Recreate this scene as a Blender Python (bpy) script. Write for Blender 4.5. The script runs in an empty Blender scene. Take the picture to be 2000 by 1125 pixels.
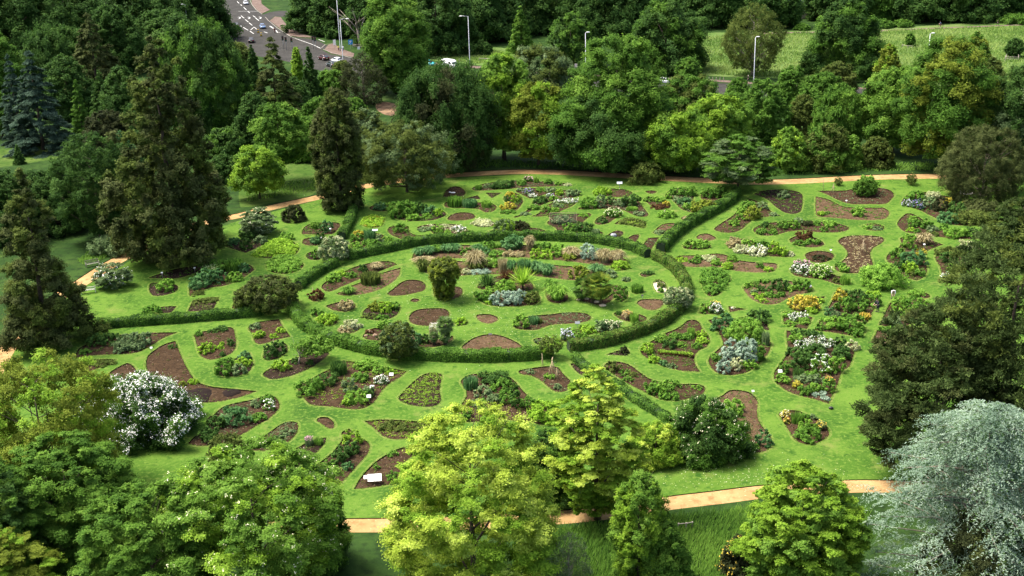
import bpy, math, random
import numpy as np
from mathutils import Vector, Matrix
from mathutils.geometry import delaunay_2d_cdt

# ------------------------------------------------------------------ scene, camera, light
S = bpy.context.scene
COL = S.collection
F_PX, YH, H_CAM, ROLL = 2400.0, -300.0, 55.0, math.radians(-1.6)
PITCH = math.atan((562.5 - YH) / F_PX)
cam_d = bpy.data.cameras.new('camera')
cam = bpy.data.objects.new('camera', cam_d)
COL.objects.link(cam)
cam_d.sensor_width = 36.0
cam_d.lens = F_PX * 36.0 / 2000.0
cam_d.clip_end = 3000
CM = Matrix.Rotation(math.radians(90) - PITCH, 4, 'X') @ Matrix.Rotation(ROLL, 4, 'Z')
cam.matrix_world = Matrix.Translation((0, 0, H_CAM)) @ CM
S.camera = cam
R3 = np.array(CM.to_3x3())


def ray(x, y):
    return R3 @ np.array([(x - 1000.0) / F_PX, -(y - 562.5) / F_PX, -1.0])


def at(x, y, z=0.0):
    """ground point seen at photo pixel x, y"""
    d = ray(x, y)
    t = (z - H_CAM) / d[2]
    return np.array([d[0] * t, d[1] * t, z])


def scale_at(p):
    """photo pixels per metre at a world point"""
    q = R3.T @ (np.asarray(p, float) - np.array([0, 0, H_CAM]))
    return F_PX / -q[2]


def pix(p):
    q = R3.T @ (np.asarray(p, float) - np.array([0, 0, H_CAM]))
    return 1000 + F_PX * q[0] / -q[2], 562.5 - F_PX * q[1] / -q[2]


def height_to(base, ytop):
    lo, hi = 0.0, 60.0
    for _ in range(40):
        m = (lo + hi) / 2
        if pix((base[0], base[1], m))[1] > ytop:
            lo = m
        else:
            hi = m
    return lo


CROP = dict(A=(600, 320), B=(1000, 320), C=(1500, 320), D=(560, 500), E=(1000, 500), F=(1400, 500), G=(100, 600),
            H=(500, 680), I=(280, 380), J=(1000, 680), K=(1380, 680), T1=(1500, 0), T2=(1000, 0), T3=(500, 0), T4=(0, 0))


def px(crop, x, y):
    if crop == 'full':
        return x, y
    if crop == 'R':
        return 440 + x * 0.15, y * 0.15
    o = CROP[crop]
    return o[0] + x / 4.0, o[1] + y / 4.0


SUN_EL, SUN_AZ = math.radians(62), math.radians(-70)      # azimuth from +Y, clockwise seen from above
sdir = Vector((math.cos(SUN_EL) * math.sin(SUN_AZ), math.cos(SUN_EL) * math.cos(SUN_AZ), math.sin(SUN_EL)))
W = bpy.data.worlds.new('World')
S.world = W
W.use_nodes = True
nt = W.node_tree
sky = nt.nodes.new('ShaderNodeTexSky')
sky.sky_type = 'NISHITA'
sky.sun_disc = False
sky.sun_elevation = SUN_EL
sky.sun_rotation = SUN_AZ
sky.air_density = 1.0
sky.dust_density = 6.0
sky.ozone_density = 0.4
bgn = nt.nodes['Background']
bgn.inputs[1].default_value = 0.15
nt.links.new(sky.outputs[0], bgn.inputs[0])
sl = bpy.data.lights.new('sun', 'SUN')
sl.energy = 2.9
sl.angle = math.radians(20.0)
sl.color = (1.0, 0.97, 0.90)
so = bpy.data.objects.new('sun', sl)
COL.objects.link(so)
so.rotation_euler = (-sdir).to_track_quat('-Z', 'Y').to_euler()
so.location = (-100, 100, 200)
S.view_settings.view_transform = 'Standard'
S.view_settings.look = 'None'
S.view_settings.exposure = EXPOSURE = 1.24
S.view_settings.gamma = 1
S.cycles.max_bounces = 6
S.cycles.diffuse_bounces = 4
S.cycles.transmission_bounces = 3
S.cycles.glossy_bounces = 2
S.cycles.use_adaptive_sampling = True

# ------------------------------------------------------------------ materials
MATS = {}


def newmat(name):
    m = bpy.data.materials.new(name)
    m.use_nodes = True
    n = m.node_tree.nodes
    return m, n, m.node_tree.links, n['Principled BSDF']


def plain(name, col, rough=0.6, metal=0.0, spec=0.4, noise=0.0, nscale=8.0):
    if name in MATS:
        return MATS[name]
    m, n, l, b = newmat(name)
    b.inputs['Roughness'].default_value = rough
    b.inputs['Metallic'].default_value = metal
    b.inputs['Specular IOR Level'].default_value = spec
    if noise > 0:
        tc = n.new('ShaderNodeTexCoord')
        t = n.new('ShaderNodeTexNoise')
        t.inputs['Scale'].default_value = nscale
        t.inputs['Detail'].default_value = 6
        l.new(tc.outputs['Object'], t.inputs['Vector'])
        r = n.new('ShaderNodeValToRGB')
        r.color_ramp.elements[0].position = 0.3
        r.color_ramp.elements[1].position = 0.7
        r.color_ramp.elements[0].color = [c * (1 - noise) for c in col] + [1]
        r.color_ramp.elements[1].color = [min(1, c * (1 + noise)) for c in col] + [1]
        l.new(t.outputs[0], r.inputs[0])
        l.new(r.outputs[0], b.inputs['Base Color'])
    else:
        b.inputs['Base Color'].default_value = (*col, 1)
    MATS[name] = m
    return m


RAMPS = dict(
    dg=((.020, .056, .012), (.052, .115, .023), (.100, .190, .038)),
    mg=((.036, .090, .013), (.084, .185, .024), (.155, .285, .042)),
    lg=((.066, .148, .018), (.130, .255, .032), (.23, .38, .060)),
    yg=((.095, .19, .017), (.185, .325, .027), (.32, .48, .058)),
    yy=((.20, .29, .029), (.365, .48, .054), (.565, .675, .135)),
    ol=((.040, .066, .014), (.092, .130, .026), (.165, .21, .046)),
    br=((.034, .050, .014), (.076, .098, .029), (.138, .165, .054)),
    pn=((.026, .048, .013), (.060, .096, .025), (.122, .175, .050)),
    ru=((.06, .03, .014), (.115, .06, .025), (.17, .10, .04)),
    gg=((.060, .108, .038), (.130, .195, .074), (.24, .325, .15)),
    bg=((.024, .080, .022), (.064, .150, .046), (.128, .235, .088)),
    sv=((.14, .22, .15), (.28, .385, .275), (.52, .63, .49)),
    cd=((.11, .18, .118), (.235, .335, .235), (.45, .56, .43)),
    yl=((.26, .24, .02), (.44, .40, .045), (.60, .54, .11)),
    st=((.22, .18, .08), (.38, .33, .16), (.54, .47, .27)),
    cr=((.28, .32, .13), (.48, .52, .27), (.66, .68, .43)),
    sp=((.022, .046, .029), (.054, .098, .060), (.115, .18, .122)),
    dk=((.020, .030, .011), (.042, .054, .020), (.080, .094, .033)),
    go=((.085, .125, .015), (.168, .22, .025), (.28, .345, .05)),
    fg=((.078, .15, .026), (.128, .215, .040), (.21, .29, .075)),
)
RAMP_NAME = dict(dg='dark green', mg='mid green', lg='light green', yg='lime green', yy='bright yellow-green', ol='olive green',
                 br='brownish green', ru='russet brown', gg='grey-green', bg='blue-green', sv='silvery green',
                 yl='golden yellow', st='straw coloured', cr='cream', sp='bluish', dk='dark brown', go='golden green', fg='pale green', pn='dark olive', cd='silver-blue')


def foliage(c, gloss=0.06, gain=1.0):
    k = 'foliage_%s_%g' % (c, gain)
    if k in MATS:
        return MATS[k]
    m, n, l, b = newmat(k)
    a = n.new('ShaderNodeAttribute')
    a.attribute_name = 'tint'
    r = n.new('ShaderNodeValToRGB')
    e = r.color_ramp.elements
    d, md, lt = [tuple(min(.8, q * gain) for q in r_) for r_ in RAMPS[c]]
    e[0].position, e[0].color = 0.12, (*d, 1)
    e[1].position, e[1].color = 0.88, (*lt, 1)
    x = e.new(0.5)
    x.color = (*md, 1)
    l.new(a.outputs['Fac'], r.inputs[0])
    l.new(r.outputs[0], b.inputs['Base Color'])
    b.inputs['Roughness'].default_value = 0.7
    b.inputs['Specular IOR Level'].default_value = gloss
    tr = n.new('ShaderNodeBsdfTranslucent')
    l.new(r.outputs[0], tr.inputs[0])
    mx = n.new('ShaderNodeMixShader')
    mx.inputs[0].default_value = 0.40
    l.new(b.outputs[0], mx.inputs[1])
    l.new(tr.outputs[0], mx.inputs[2])
    l.new(mx.outputs[0], n['Material Output'].inputs[0])
    MATS[k] = m
    return m


FLOWER = dict(wh=((.80, .80, .74), 'white'), pk=((.62, .27, .42), 'pink'), pu=((.22, .17, .45), 'purple'),
              yl=((.66, .48, .05), 'yellow'), cr=((.74, .70, .46), 'cream'), og=((.62, .36, .05), 'orange'),
              lv=((.52, .52, .66), 'pale lilac'))


def ground_mat(name, cols, scales, rough=0.9, bump=0.0, bscale=30.0):
    """earth, grass and gravel: layered world-space noise between several colours"""
    if name in MATS:
        return MATS[name]
    m, n, l, b = newmat(name)
    g = n.new('ShaderNodeNewGeometry')
    prev = None
    for i, (c, sc) in enumerate(zip(cols[1:], scales)):
        t = n.new('ShaderNodeTexNoise')
        t.inputs['Scale'].default_value = sc[0]
        t.inputs['Detail'].default_value = 7
        t.inputs['Roughness'].default_value = 0.62
        if len(sc) > 3:
            mp = n.new('ShaderNodeMapping')
            mp.inputs['Scale'].default_value = sc[3]
            l.new(g.outputs['Position'], mp.inputs[0])
            l.new(mp.outputs[0], t.inputs['Vector'])
        else:
            l.new(g.outputs['Position'], t.inputs['Vector'])
        r = n.new('ShaderNodeMapRange')
        r.inputs[1].default_value = sc[1]
        r.inputs[2].default_value = sc[2]
        l.new(t.outputs[0], r.inputs[0])
        mx = n.new('ShaderNodeMix')
        mx.data_type = 'RGBA'
        l.new(r.outputs[0], mx.inputs[0])
        if prev is None:
            mx.inputs[6].default_value = (*cols[0], 1)
        else:
            l.new(prev, mx.inputs[6])
        mx.inputs[7].default_value = (*c, 1)
        prev = mx.outputs[2]
    l.new(prev, b.inputs['Base Color'])
    b.inputs['Roughness'].default_value = rough
    b.inputs['Specular IOR Level'].default_value = 0.03
    if bump > 0:
        t = n.new('ShaderNodeTexNoise')
        t.inputs['Scale'].default_value = bscale
        t.inputs['Detail'].default_value = 5
        l.new(g.outputs['Position'], t.inputs['Vector'])
        bp = n.new('ShaderNodeBump')
        bp.inputs['Strength'].default_value = bump
        bp.inputs['Distance'].default_value = 0.06
        l.new(t.outputs[0], bp.inputs['Height'])
        l.new(bp.outputs[0], b.inputs['Normal'])
    MATS[name] = m
    return m


M_LAWN = ground_mat('mown_lawn', [(.048, .110, .0135), (.086, .158, .022), (.023, .066, .0095), (.140, .166, .042), (.027, .074, .010), (.104, .170, .028), (.020, .058, .008)],
                    [(.16, .40, .60), (.07, .50, .66), (.26, .57, .70), (.7, .52, .66), (2.3, .50, .64), (6.0, .57, .68)], bump=.6, bscale=11)
M_EDGE = ground_mat('worn_turf_edge', [(.090, .150, .024), (.13, .165, .04), (.055, .105, .016)], [(.5, .42, .6), (2.5, .5, .64)], bump=.5, bscale=11)
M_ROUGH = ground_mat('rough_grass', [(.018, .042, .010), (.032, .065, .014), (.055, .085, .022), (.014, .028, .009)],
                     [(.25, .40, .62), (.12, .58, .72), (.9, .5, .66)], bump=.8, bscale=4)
M_GLADE = ground_mat('shaded_glade_grass', [(.042, .085, .014), (.075, .115, .025), (.025, .055, .010)], [(.25, .42, .62), (1.1, .5, .66)], bump=.7, bscale=6)  # partial shade on the clearing is put into this darker grass colour
M_MEADOW = ground_mat('long_meadow_grass', [(.075, .13, .03), (.115, .16, .05), (.05, .10, .02), (.16, .18, .075)],
                      [(.05, .40, .62), (.11, .48, .66), (.3, .58, .74)], bump=.8, bscale=2.5)
M_SOIL = ground_mat('bed_soil', [(.040, .0245, .0135), (.060, .038, .021), (.026, .0165, .010), (.115, .080, .048)],
                    [(.8, .42, .62), (2.6, .48, .62), (8.0, .60, .70)], bump=1.0, bscale=8)
M_SOILD = ground_mat('dark_bed_soil', [(.025, .017, .0115), (.036, .024, .016), (.016, .011, .008), (.08, .058, .04)],  # darker tone of the bed soil, also on the cut turf faces
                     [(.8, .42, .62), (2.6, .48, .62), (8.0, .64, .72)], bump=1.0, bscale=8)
M_SOILL = ground_mat('straw_mulched_soil', [(.075, .047, .026), (.108, .072, .040), (.052, .032, .018), (.19, .135, .08)],
                     [(.8, .42, .62), (2.6, .48, .62), (7.0, .58, .68)], bump=1.0, bscale=8)
M_SAND = ground_mat('pale_sand', [(.50, .42, .30), (.60, .53, .40), (.40, .32, .22)], [(1.5, .4, .6), (6, .5, .65)], bump=.4)
M_PATH = ground_mat('tan_gravel', [(.32, .195, .082), (.40, .26, .118), (.235, .14, .058), (.18, .112, .048), (.44, .32, .17)],
                    [(.25, .40, .60), (.9, .5, .64), (.10, .53, .70), (5.0, .58, .70)], bump=.5, bscale=16)
M_ROAD = ground_mat('asphalt', [(.038, .037, .034), (.054, .052, .048), (.029, .028, .026)], [(.25, .4, .62), (1.5, .5, .65)])
M_PAVE = ground_mat('reddish_pavement', [(.12, .085, .07), (.16, .12, .10), (.09, .065, .055)], [(.4, .42, .6), (2, .5, .64)])
M_CLEAR = ground_mat('bare_clearing_earth', [(.13, .08, .05), (.28, .19, .11), (.06, .05, .03)], [(.3, .45, .62), (.8, .5, .64)])
M_BARK = plain('bark', (.075, .055, .04), .9, noise=.4, nscale=5)
M_BARKG = plain('pale_bark', (.26, .22, .17), .9, noise=.35, nscale=4)
M_TWIG = plain('grey_twigs', (.17, .135, .10), .9, noise=.3, nscale=3)
M_WHITE = plain('white_paint', (.82, .82, .80), .5)
M_CANE = plain('bamboo_cane', (.34, .26, .15), .7, noise=.25, nscale=4)
M_STEEL = plain('galvanised_steel', (.42, .44, .46), .45, metal=.6)
M_WOOD = plain('weathered_wood', (.36, .31, .25), .8, noise=.25, nscale=6)
M_BLACK = plain('black_plastic', (.02, .02, .022), .5)

# ------------------------------------------------------------------ object helpers


def tag(o, label=None, cat=None, group=None, kind=None):
    if label:
        o['label'] = label
    if cat:
        o['category'] = cat
    if group:
        o['group'] = group
    if kind:
        o['kind'] = kind
    return o


def empty(name, loc, rz=0.0):
    o = bpy.data.objects.new(name, None)
    o.location = loc
    o.rotation_euler = (0, 0, rz)
    o.empty_display_size = 0.3
    COL.objects.link(o)
    return o


def link_mesh(name, me, mats, parent=None, loc=None):
    for m in (mats if isinstance(mats, (list, tuple)) else [mats]):
        me.materials.append(m)
    o = bpy.data.objects.new(name, me)
    if loc is not None:
        o.location = loc
    COL.objects.link(o)
    if parent:
        o.parent = parent
    return o


class MB:
    """collects polygons; build() makes one mesh object"""

    def __init__(self):
        self.v, self.f, self.m, self.s = [], [], [], []

    def add(self, vs, fs, mi=0, smooth=False):
        b = len(self.v)
        self.v += [tuple(map(float, q)) for q in vs]
        self.f += [tuple(b + i for i in f) for f in fs]
        self.m += [mi] * len(fs)
        self.s += [smooth] * len(fs)
        return self

    def box(self, c, s, mi=0, rz=0.0, taper=1.0):
        x, y, z = s[0] / 2, s[1] / 2, s[2] / 2
        vs = []
        for dz, k in ((-z, 1.0), (z, taper)):
            for dx, dy in ((-x, -y), (x, -y), (x, y), (-x, y)):
                X, Y = dx * k, dy * k
                vs.append((c[0] + X * math.cos(rz) - Y * math.sin(rz), c[1] + X * math.sin(rz) + Y * math.cos(rz), c[2] + dz))
        return self.add(vs, [(3, 2, 1, 0), (4, 5, 6, 7), (0, 1, 5, 4), (1, 2, 6, 5), (2, 3, 7, 6), (3, 0, 4, 7)], mi)

    def tube(self, pts, rad, n=6, mi=0, cap=True):
        pts = [np.asarray(p, float) for p in pts]
        if not hasattr(rad, '__len__'):
            rad = [rad] * len(pts)
        vs, fs = [], []
        for i, p in enumerate(pts):
            d = pts[min(i + 1, len(pts) - 1)] - pts[max(i - 1, 0)]
            d = d / (np.linalg.norm(d) + 1e-9)
            a = np.cross(d, (1, 0, 0) if abs(d[0]) < .8 else (0, 1, 0))
            a /= np.linalg.norm(a)
            c = np.cross(d, a)
            for k in range(n):
                t = 2 * math.pi * k / n
                vs.append(p + rad[i] * (a * math.cos(t) + c * math.sin(t)))
        for i in range(len(pts) - 1):
            for k in range(n):
                fs.append((i * n + k, i * n + (k + 1) % n, (i + 1) * n + (k + 1) % n, (i + 1) * n + k))
        if cap:
            fs.append(tuple(range(n - 1, -1, -1)))
            fs.append(tuple((len(pts) - 1) * n + k for k in range(n)))
        return self.add(vs, fs, mi, True)

    def ball(self, c, r, mi=0, n=8, rings=6):
        r = r if hasattr(r, '__len__') else (r, r, r)
        vs, fs = [], []
        for i in range(rings + 1):
            a = math.pi * i / rings
            for k in range(n):
                t = 2 * math.pi * k / n
                vs.append((c[0] + r[0] * math.sin(a) * math.cos(t), c[1] + r[1] * math.sin(a) * math.sin(t), c[2] + r[2] * math.cos(a)))
        for i in range(rings):
            for k in range(n):
                fs.append((i * n + k, (i + 1) * n + k, (i + 1) * n + (k + 1) % n, i * n + (k + 1) % n))
        return self.add(vs, fs, mi, True)

    def build(self, name, mats, parent=None, loc=None):
        me = bpy.data.meshes.new(name)
        me.from_pydata(self.v, [], self.f)
        me.polygons.foreach_set('material_index', self.m)
        me.polygons.foreach_set('use_smooth', self.s)
        me.validate()
        me.update()
        return link_mesh(name, me, mats, parent, loc)


def quads_mesh(name, V, tint, mat, parent=None, loc=None, nv=4):
    """V: (n, nv, 3) loose polygons with one tint value each"""
    n = len(V)
    me = bpy.data.meshes.new(name)
    me.vertices.add(n * nv)
    me.vertices.foreach_set('co', np.ascontiguousarray(V, dtype=np.float32).ravel())
    me.loops.add(n * nv)
    me.loops.foreach_set('vertex_index', np.arange(n * nv, dtype=np.int32))
    me.polygons.add(n)
    me.polygons.foreach_set('loop_start', np.arange(0, n * nv, nv, dtype=np.int32))
    me.polygons.foreach_set('loop_total', np.full(n, nv, dtype=np.int32))
    a = me.attributes.new('tint', 'FLOAT', 'FACE')
    a.data.foreach_set('value', np.ascontiguousarray(np.clip(tint, 0, 1), dtype=np.float32))
    me.update(calc_edges=True)
    return link_mesh(name, me, mat, parent, loc)


def unit(v):
    return v / (np.linalg.norm(v, axis=-1, keepdims=True) + 1e-9)


def leaf_quads(rng, P, N, L, Wd, U=None):
    """diamond leaves at P facing N; U gives the long axis"""
    if U is None:
        U = np.cross(N, rng.normal(size=P.shape))
    U = unit(U)
    V = unit(np.cross(N, U))
    L = np.asarray(L).reshape(-1, 1) * np.ones((len(P), 1))
    Wd = np.asarray(Wd).reshape(-1, 1) * np.ones((len(P), 1))
    return np.stack([P - U * L, P + V * Wd - U * L * .15, P + U * L, P - V * Wd - U * L * .15], axis=1)

# ------------------------------------------------------------------ foliage generators


INNER = [None]


def prof(kind, t):
    t = np.asarray(t, float)
    if kind == 'broad':
        return np.where(t > .4, np.sqrt(np.clip(1 - ((t - .4) / .63) ** 2, 0, 1)), np.sqrt(np.clip(1 - ((.4 - t) / .52) ** 2, 0, 1)))
    if kind == 'cone':
        return (1 - t) ** .85 * .96 + .04
    if kind == 'seq':
        return np.where(t < .12, .75 + 2.1 * t, (1 - t) ** .62 * 1.08)
    if kind == 'column':
        return np.sqrt(np.clip(1 - t ** 3.2, 0, 1)) * (.72 + .28 * np.sin(np.clip(t * 2.2, 0, 1.57)))
    if kind == 'oval':
        return np.sin(np.pi * (.10 + .88 * t ** .85)) ** .75
    if kind == 'dome':
        return np.sqrt(np.clip(1 - t * t, 0, 1))
    if kind == 'vase':
        return np.where(t < .75, .35 + .65 * (t / .75) ** .8, np.sqrt(np.clip(1 - ((t - .75) / .27) ** 2, 0, 1)))
    if kind == 'lens':
        return np.sqrt(np.clip(1 - (2 * t - .9) ** 2 * .95, 0, 1)) ** .8
    return np.ones_like(t)


def crown(rng, kind, rx, ry, h, nl, lr, n, flat=1.0, K=12, up=.5, layers=0, core=.16, tuft=.17, rough=.14):
    """lobes on a profile of revolution, tufts on lobes, leaves in tufts -> P, N, tint, outward"""
    tt = np.linspace(0, 1, 200)
    pr = prof(kind, tt) + .06
    cdf = np.cumsum(pr)
    cdf /= cdf[-1]
    q = (np.arange(nl) + rng.uniform(.1, .9, nl)) / nl
    t = np.interp(q, cdf, tt)
    if layers:
        t = (np.floor(t * layers) + .5 + rng.uniform(-.16, .16, nl)) / layers
    th = np.arange(nl) * 2.39996 + rng.uniform(-.5, .5, nl)
    r0 = prof(kind, np.clip(t, 0, 1))
    a1, a2 = rng.uniform(0, 6.28, 2)
    irr = 1 + rough * (.6 * np.sin(2 * th + a1 + 3 * t) + .5 * np.sin(3 * th + a2 - 5 * t)) + rng.uniform(-rough, rough, nl) * .8
    m = max(rx, ry)
    deep = rng.uniform(size=nl) < .22
    R = lr * m * rng.uniform(.7, 1.25, nl) * np.clip(.45 + .6 * r0, .45, 1.05)
    rad = np.clip(r0 * irr - R / m * .6, 0.0, 2) * np.where(deep, rng.uniform(.35, .75, nl), rng.uniform(.86, 1.03, nl))
    C = np.stack([rad * rx * np.cos(th), rad * ry * np.sin(th), np.clip(t * h, R * flat * .8, h - R * flat * .75)], 1)
    cc = np.array([0, 0, h * .38])
    O = unit((C - cc) / np.array([rx, ry, h * .7]) + rng.normal(size=C.shape) * .08)
    # tufts
    D = unit(rng.normal(size=(nl, K, 3)) + O[:, None, :] * .75 + np.array([0, 0, .25]))
    TT = rng.uniform(0, 1, (nl, K))
    LT = rng.uniform(0, 1, nl)
    p = R ** 2
    p /= p.sum()
    li = rng.choice(nl, n, p=p)
    ki = rng.integers(0, K, n)
    d = D[li, ki]
    g = rng.normal(size=(n, 3))
    off = d * (R[li] * rng.uniform(.72, 1.05, n))[:, None] + g * (R[li] * tuft)[:, None]
    inner = rng.uniform(size=n) < core
    off[inner] *= rng.uniform(.1, .75, inner.sum())[:, None]
    off[:, 2] *= flat
    P = C[li] + off
    P[:, 2] = np.maximum(P[:, 2], .03)
    N = unit(d * .8 + np.array([0, 0, up]) + rng.normal(size=(n, 3)) * .38)
    tint = .34 * LT[li] + .30 * TT[li, ki] + .36 * rng.uniform(0, 1, n)
    INNER[0] = inner
    return P, N, tint, d, C, R, li


def limbs(mb, rng, h_tot, crown_z, C, r0, nlimb=6, lean=(0, 0)):
    """tapered trunk with limbs reaching into the crown"""
    top = crown_z + (h_tot - crown_z) * .72
    pts, rad = [], []
    for k in range(7):
        z = top * k / 6
        pts.append((lean[0] * (z / h_tot) + rng.normal() * r0 * .25 * (k > 0), lean[1] * (z / h_tot) + rng.normal() * r0 * .25 * (k > 0), z - .12 * (k == 0)))
        rad.append(r0 * (1.35 if k == 0 else 1.0) * (1 - .82 * k / 6))
    mb.tube(pts, rad, 7)
    if nlimb and len(C):
        for i in rng.choice(len(C), min(nlimb, len(C)), replace=False):
            e = C[i] + np.array([0, 0, crown_z])
            zb = min(max(crown_z * .75, e[2] - np.hypot(e[0], e[1]) * .9), top * .92)
            zb = max(zb, crown_z * .5)
            b = np.array([lean[0] * zb / h_tot, lean[1] * zb / h_tot, zb])
            mid = (b + e) / 2 + np.array([0, 0, -.06 * np.linalg.norm(e - b)]) + rng.normal(size=3) * .05 * np.linalg.norm(e - b)
            rb = r0 * (1 - .8 * zb / top) * .6
            mb.tube([b, mid, e], [rb, rb * .65, rb * .2], 5)


USED_RNG = [7]


def new_rng():
    USED_RNG[0] += 1
    return np.random.default_rng(USED_RNG[0])


# kind: profile, lobes, lobe radius, flat, K, up, layers, crown base fraction, leaf length/width px, cover, core
TK = dict(
    broad=('broad', 46, .27, .85, 14, .5, 0, .12, 1.5, .62, 2.5),
    full=('dome', 60, .23, .85, 14, .45, 0, .02, 1.5, .62, 2.5),
    droop=('broad', 70, .23, 1.25, 10, .15, 0, .04, 1.9, .42, 2.5),
    oval=('oval', 46, .28, .9, 14, .5, 0, .08, 1.5, .62, 2.5),
    column=('column', 60, .34, .9, 12, .5, 0, .03, 1.5, .6, 2.6),
    cone=('cone', 60, .24, .8, 12, .5, 0, .03, 1.5, .6, 2.6),
    spruce=('cone', 150, .20, .36, 10, .8, 14, .02, 1.8, .45, 3.4),
    seq=('seq', 170, .17, .95, 9, .5, 0, .02, 1.4, .6, 2.6),
    fluffy=('column', 110, .26, 1.0, 9, .5, 0, .02, 1.4, .6, 2.6),
    bronze=('cone', 150, .20, .45, 9, .8, 18, .03, 1.6, .5, 3.0),
    layered=('oval', 110, .22, .30, 9, .9, 0, .08, 1.4, .6, 2.0),
    plates=('lens', 60, .25, .30, 10, .9, 0, .30, 1.3, .6, 2.2),
    airy=('broad', 80, .17, .8, 8, .4, 0, .12, 1.3, .6, 1.15),
    twiggy=('oval', 60, .20, .9, 8, .3, 0, .10, 1.2, .5, .75),
    pine=('broad', 170, .15, .52, 9, .5, 0, .12, 1.8, .36, 2.9),
    yew=('broad', 95, .17, .9, 10, .4, 0, .05, 1.6, .45, 2.4),
    fan=('broad', 120, .17, .50, 9, .8, 0, .06, 1.35, .6, 2.0),
    fluff=('broad', 140, .15, 1.0, 8, .3, 0, .0, 1.3, .35, 1.6),
    vase=('vase', 60, .26, 1.0, 10, .5, 0, .0, 1.5, .55, 2.6),
)
GAMMA_COVER = 1.0


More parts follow.
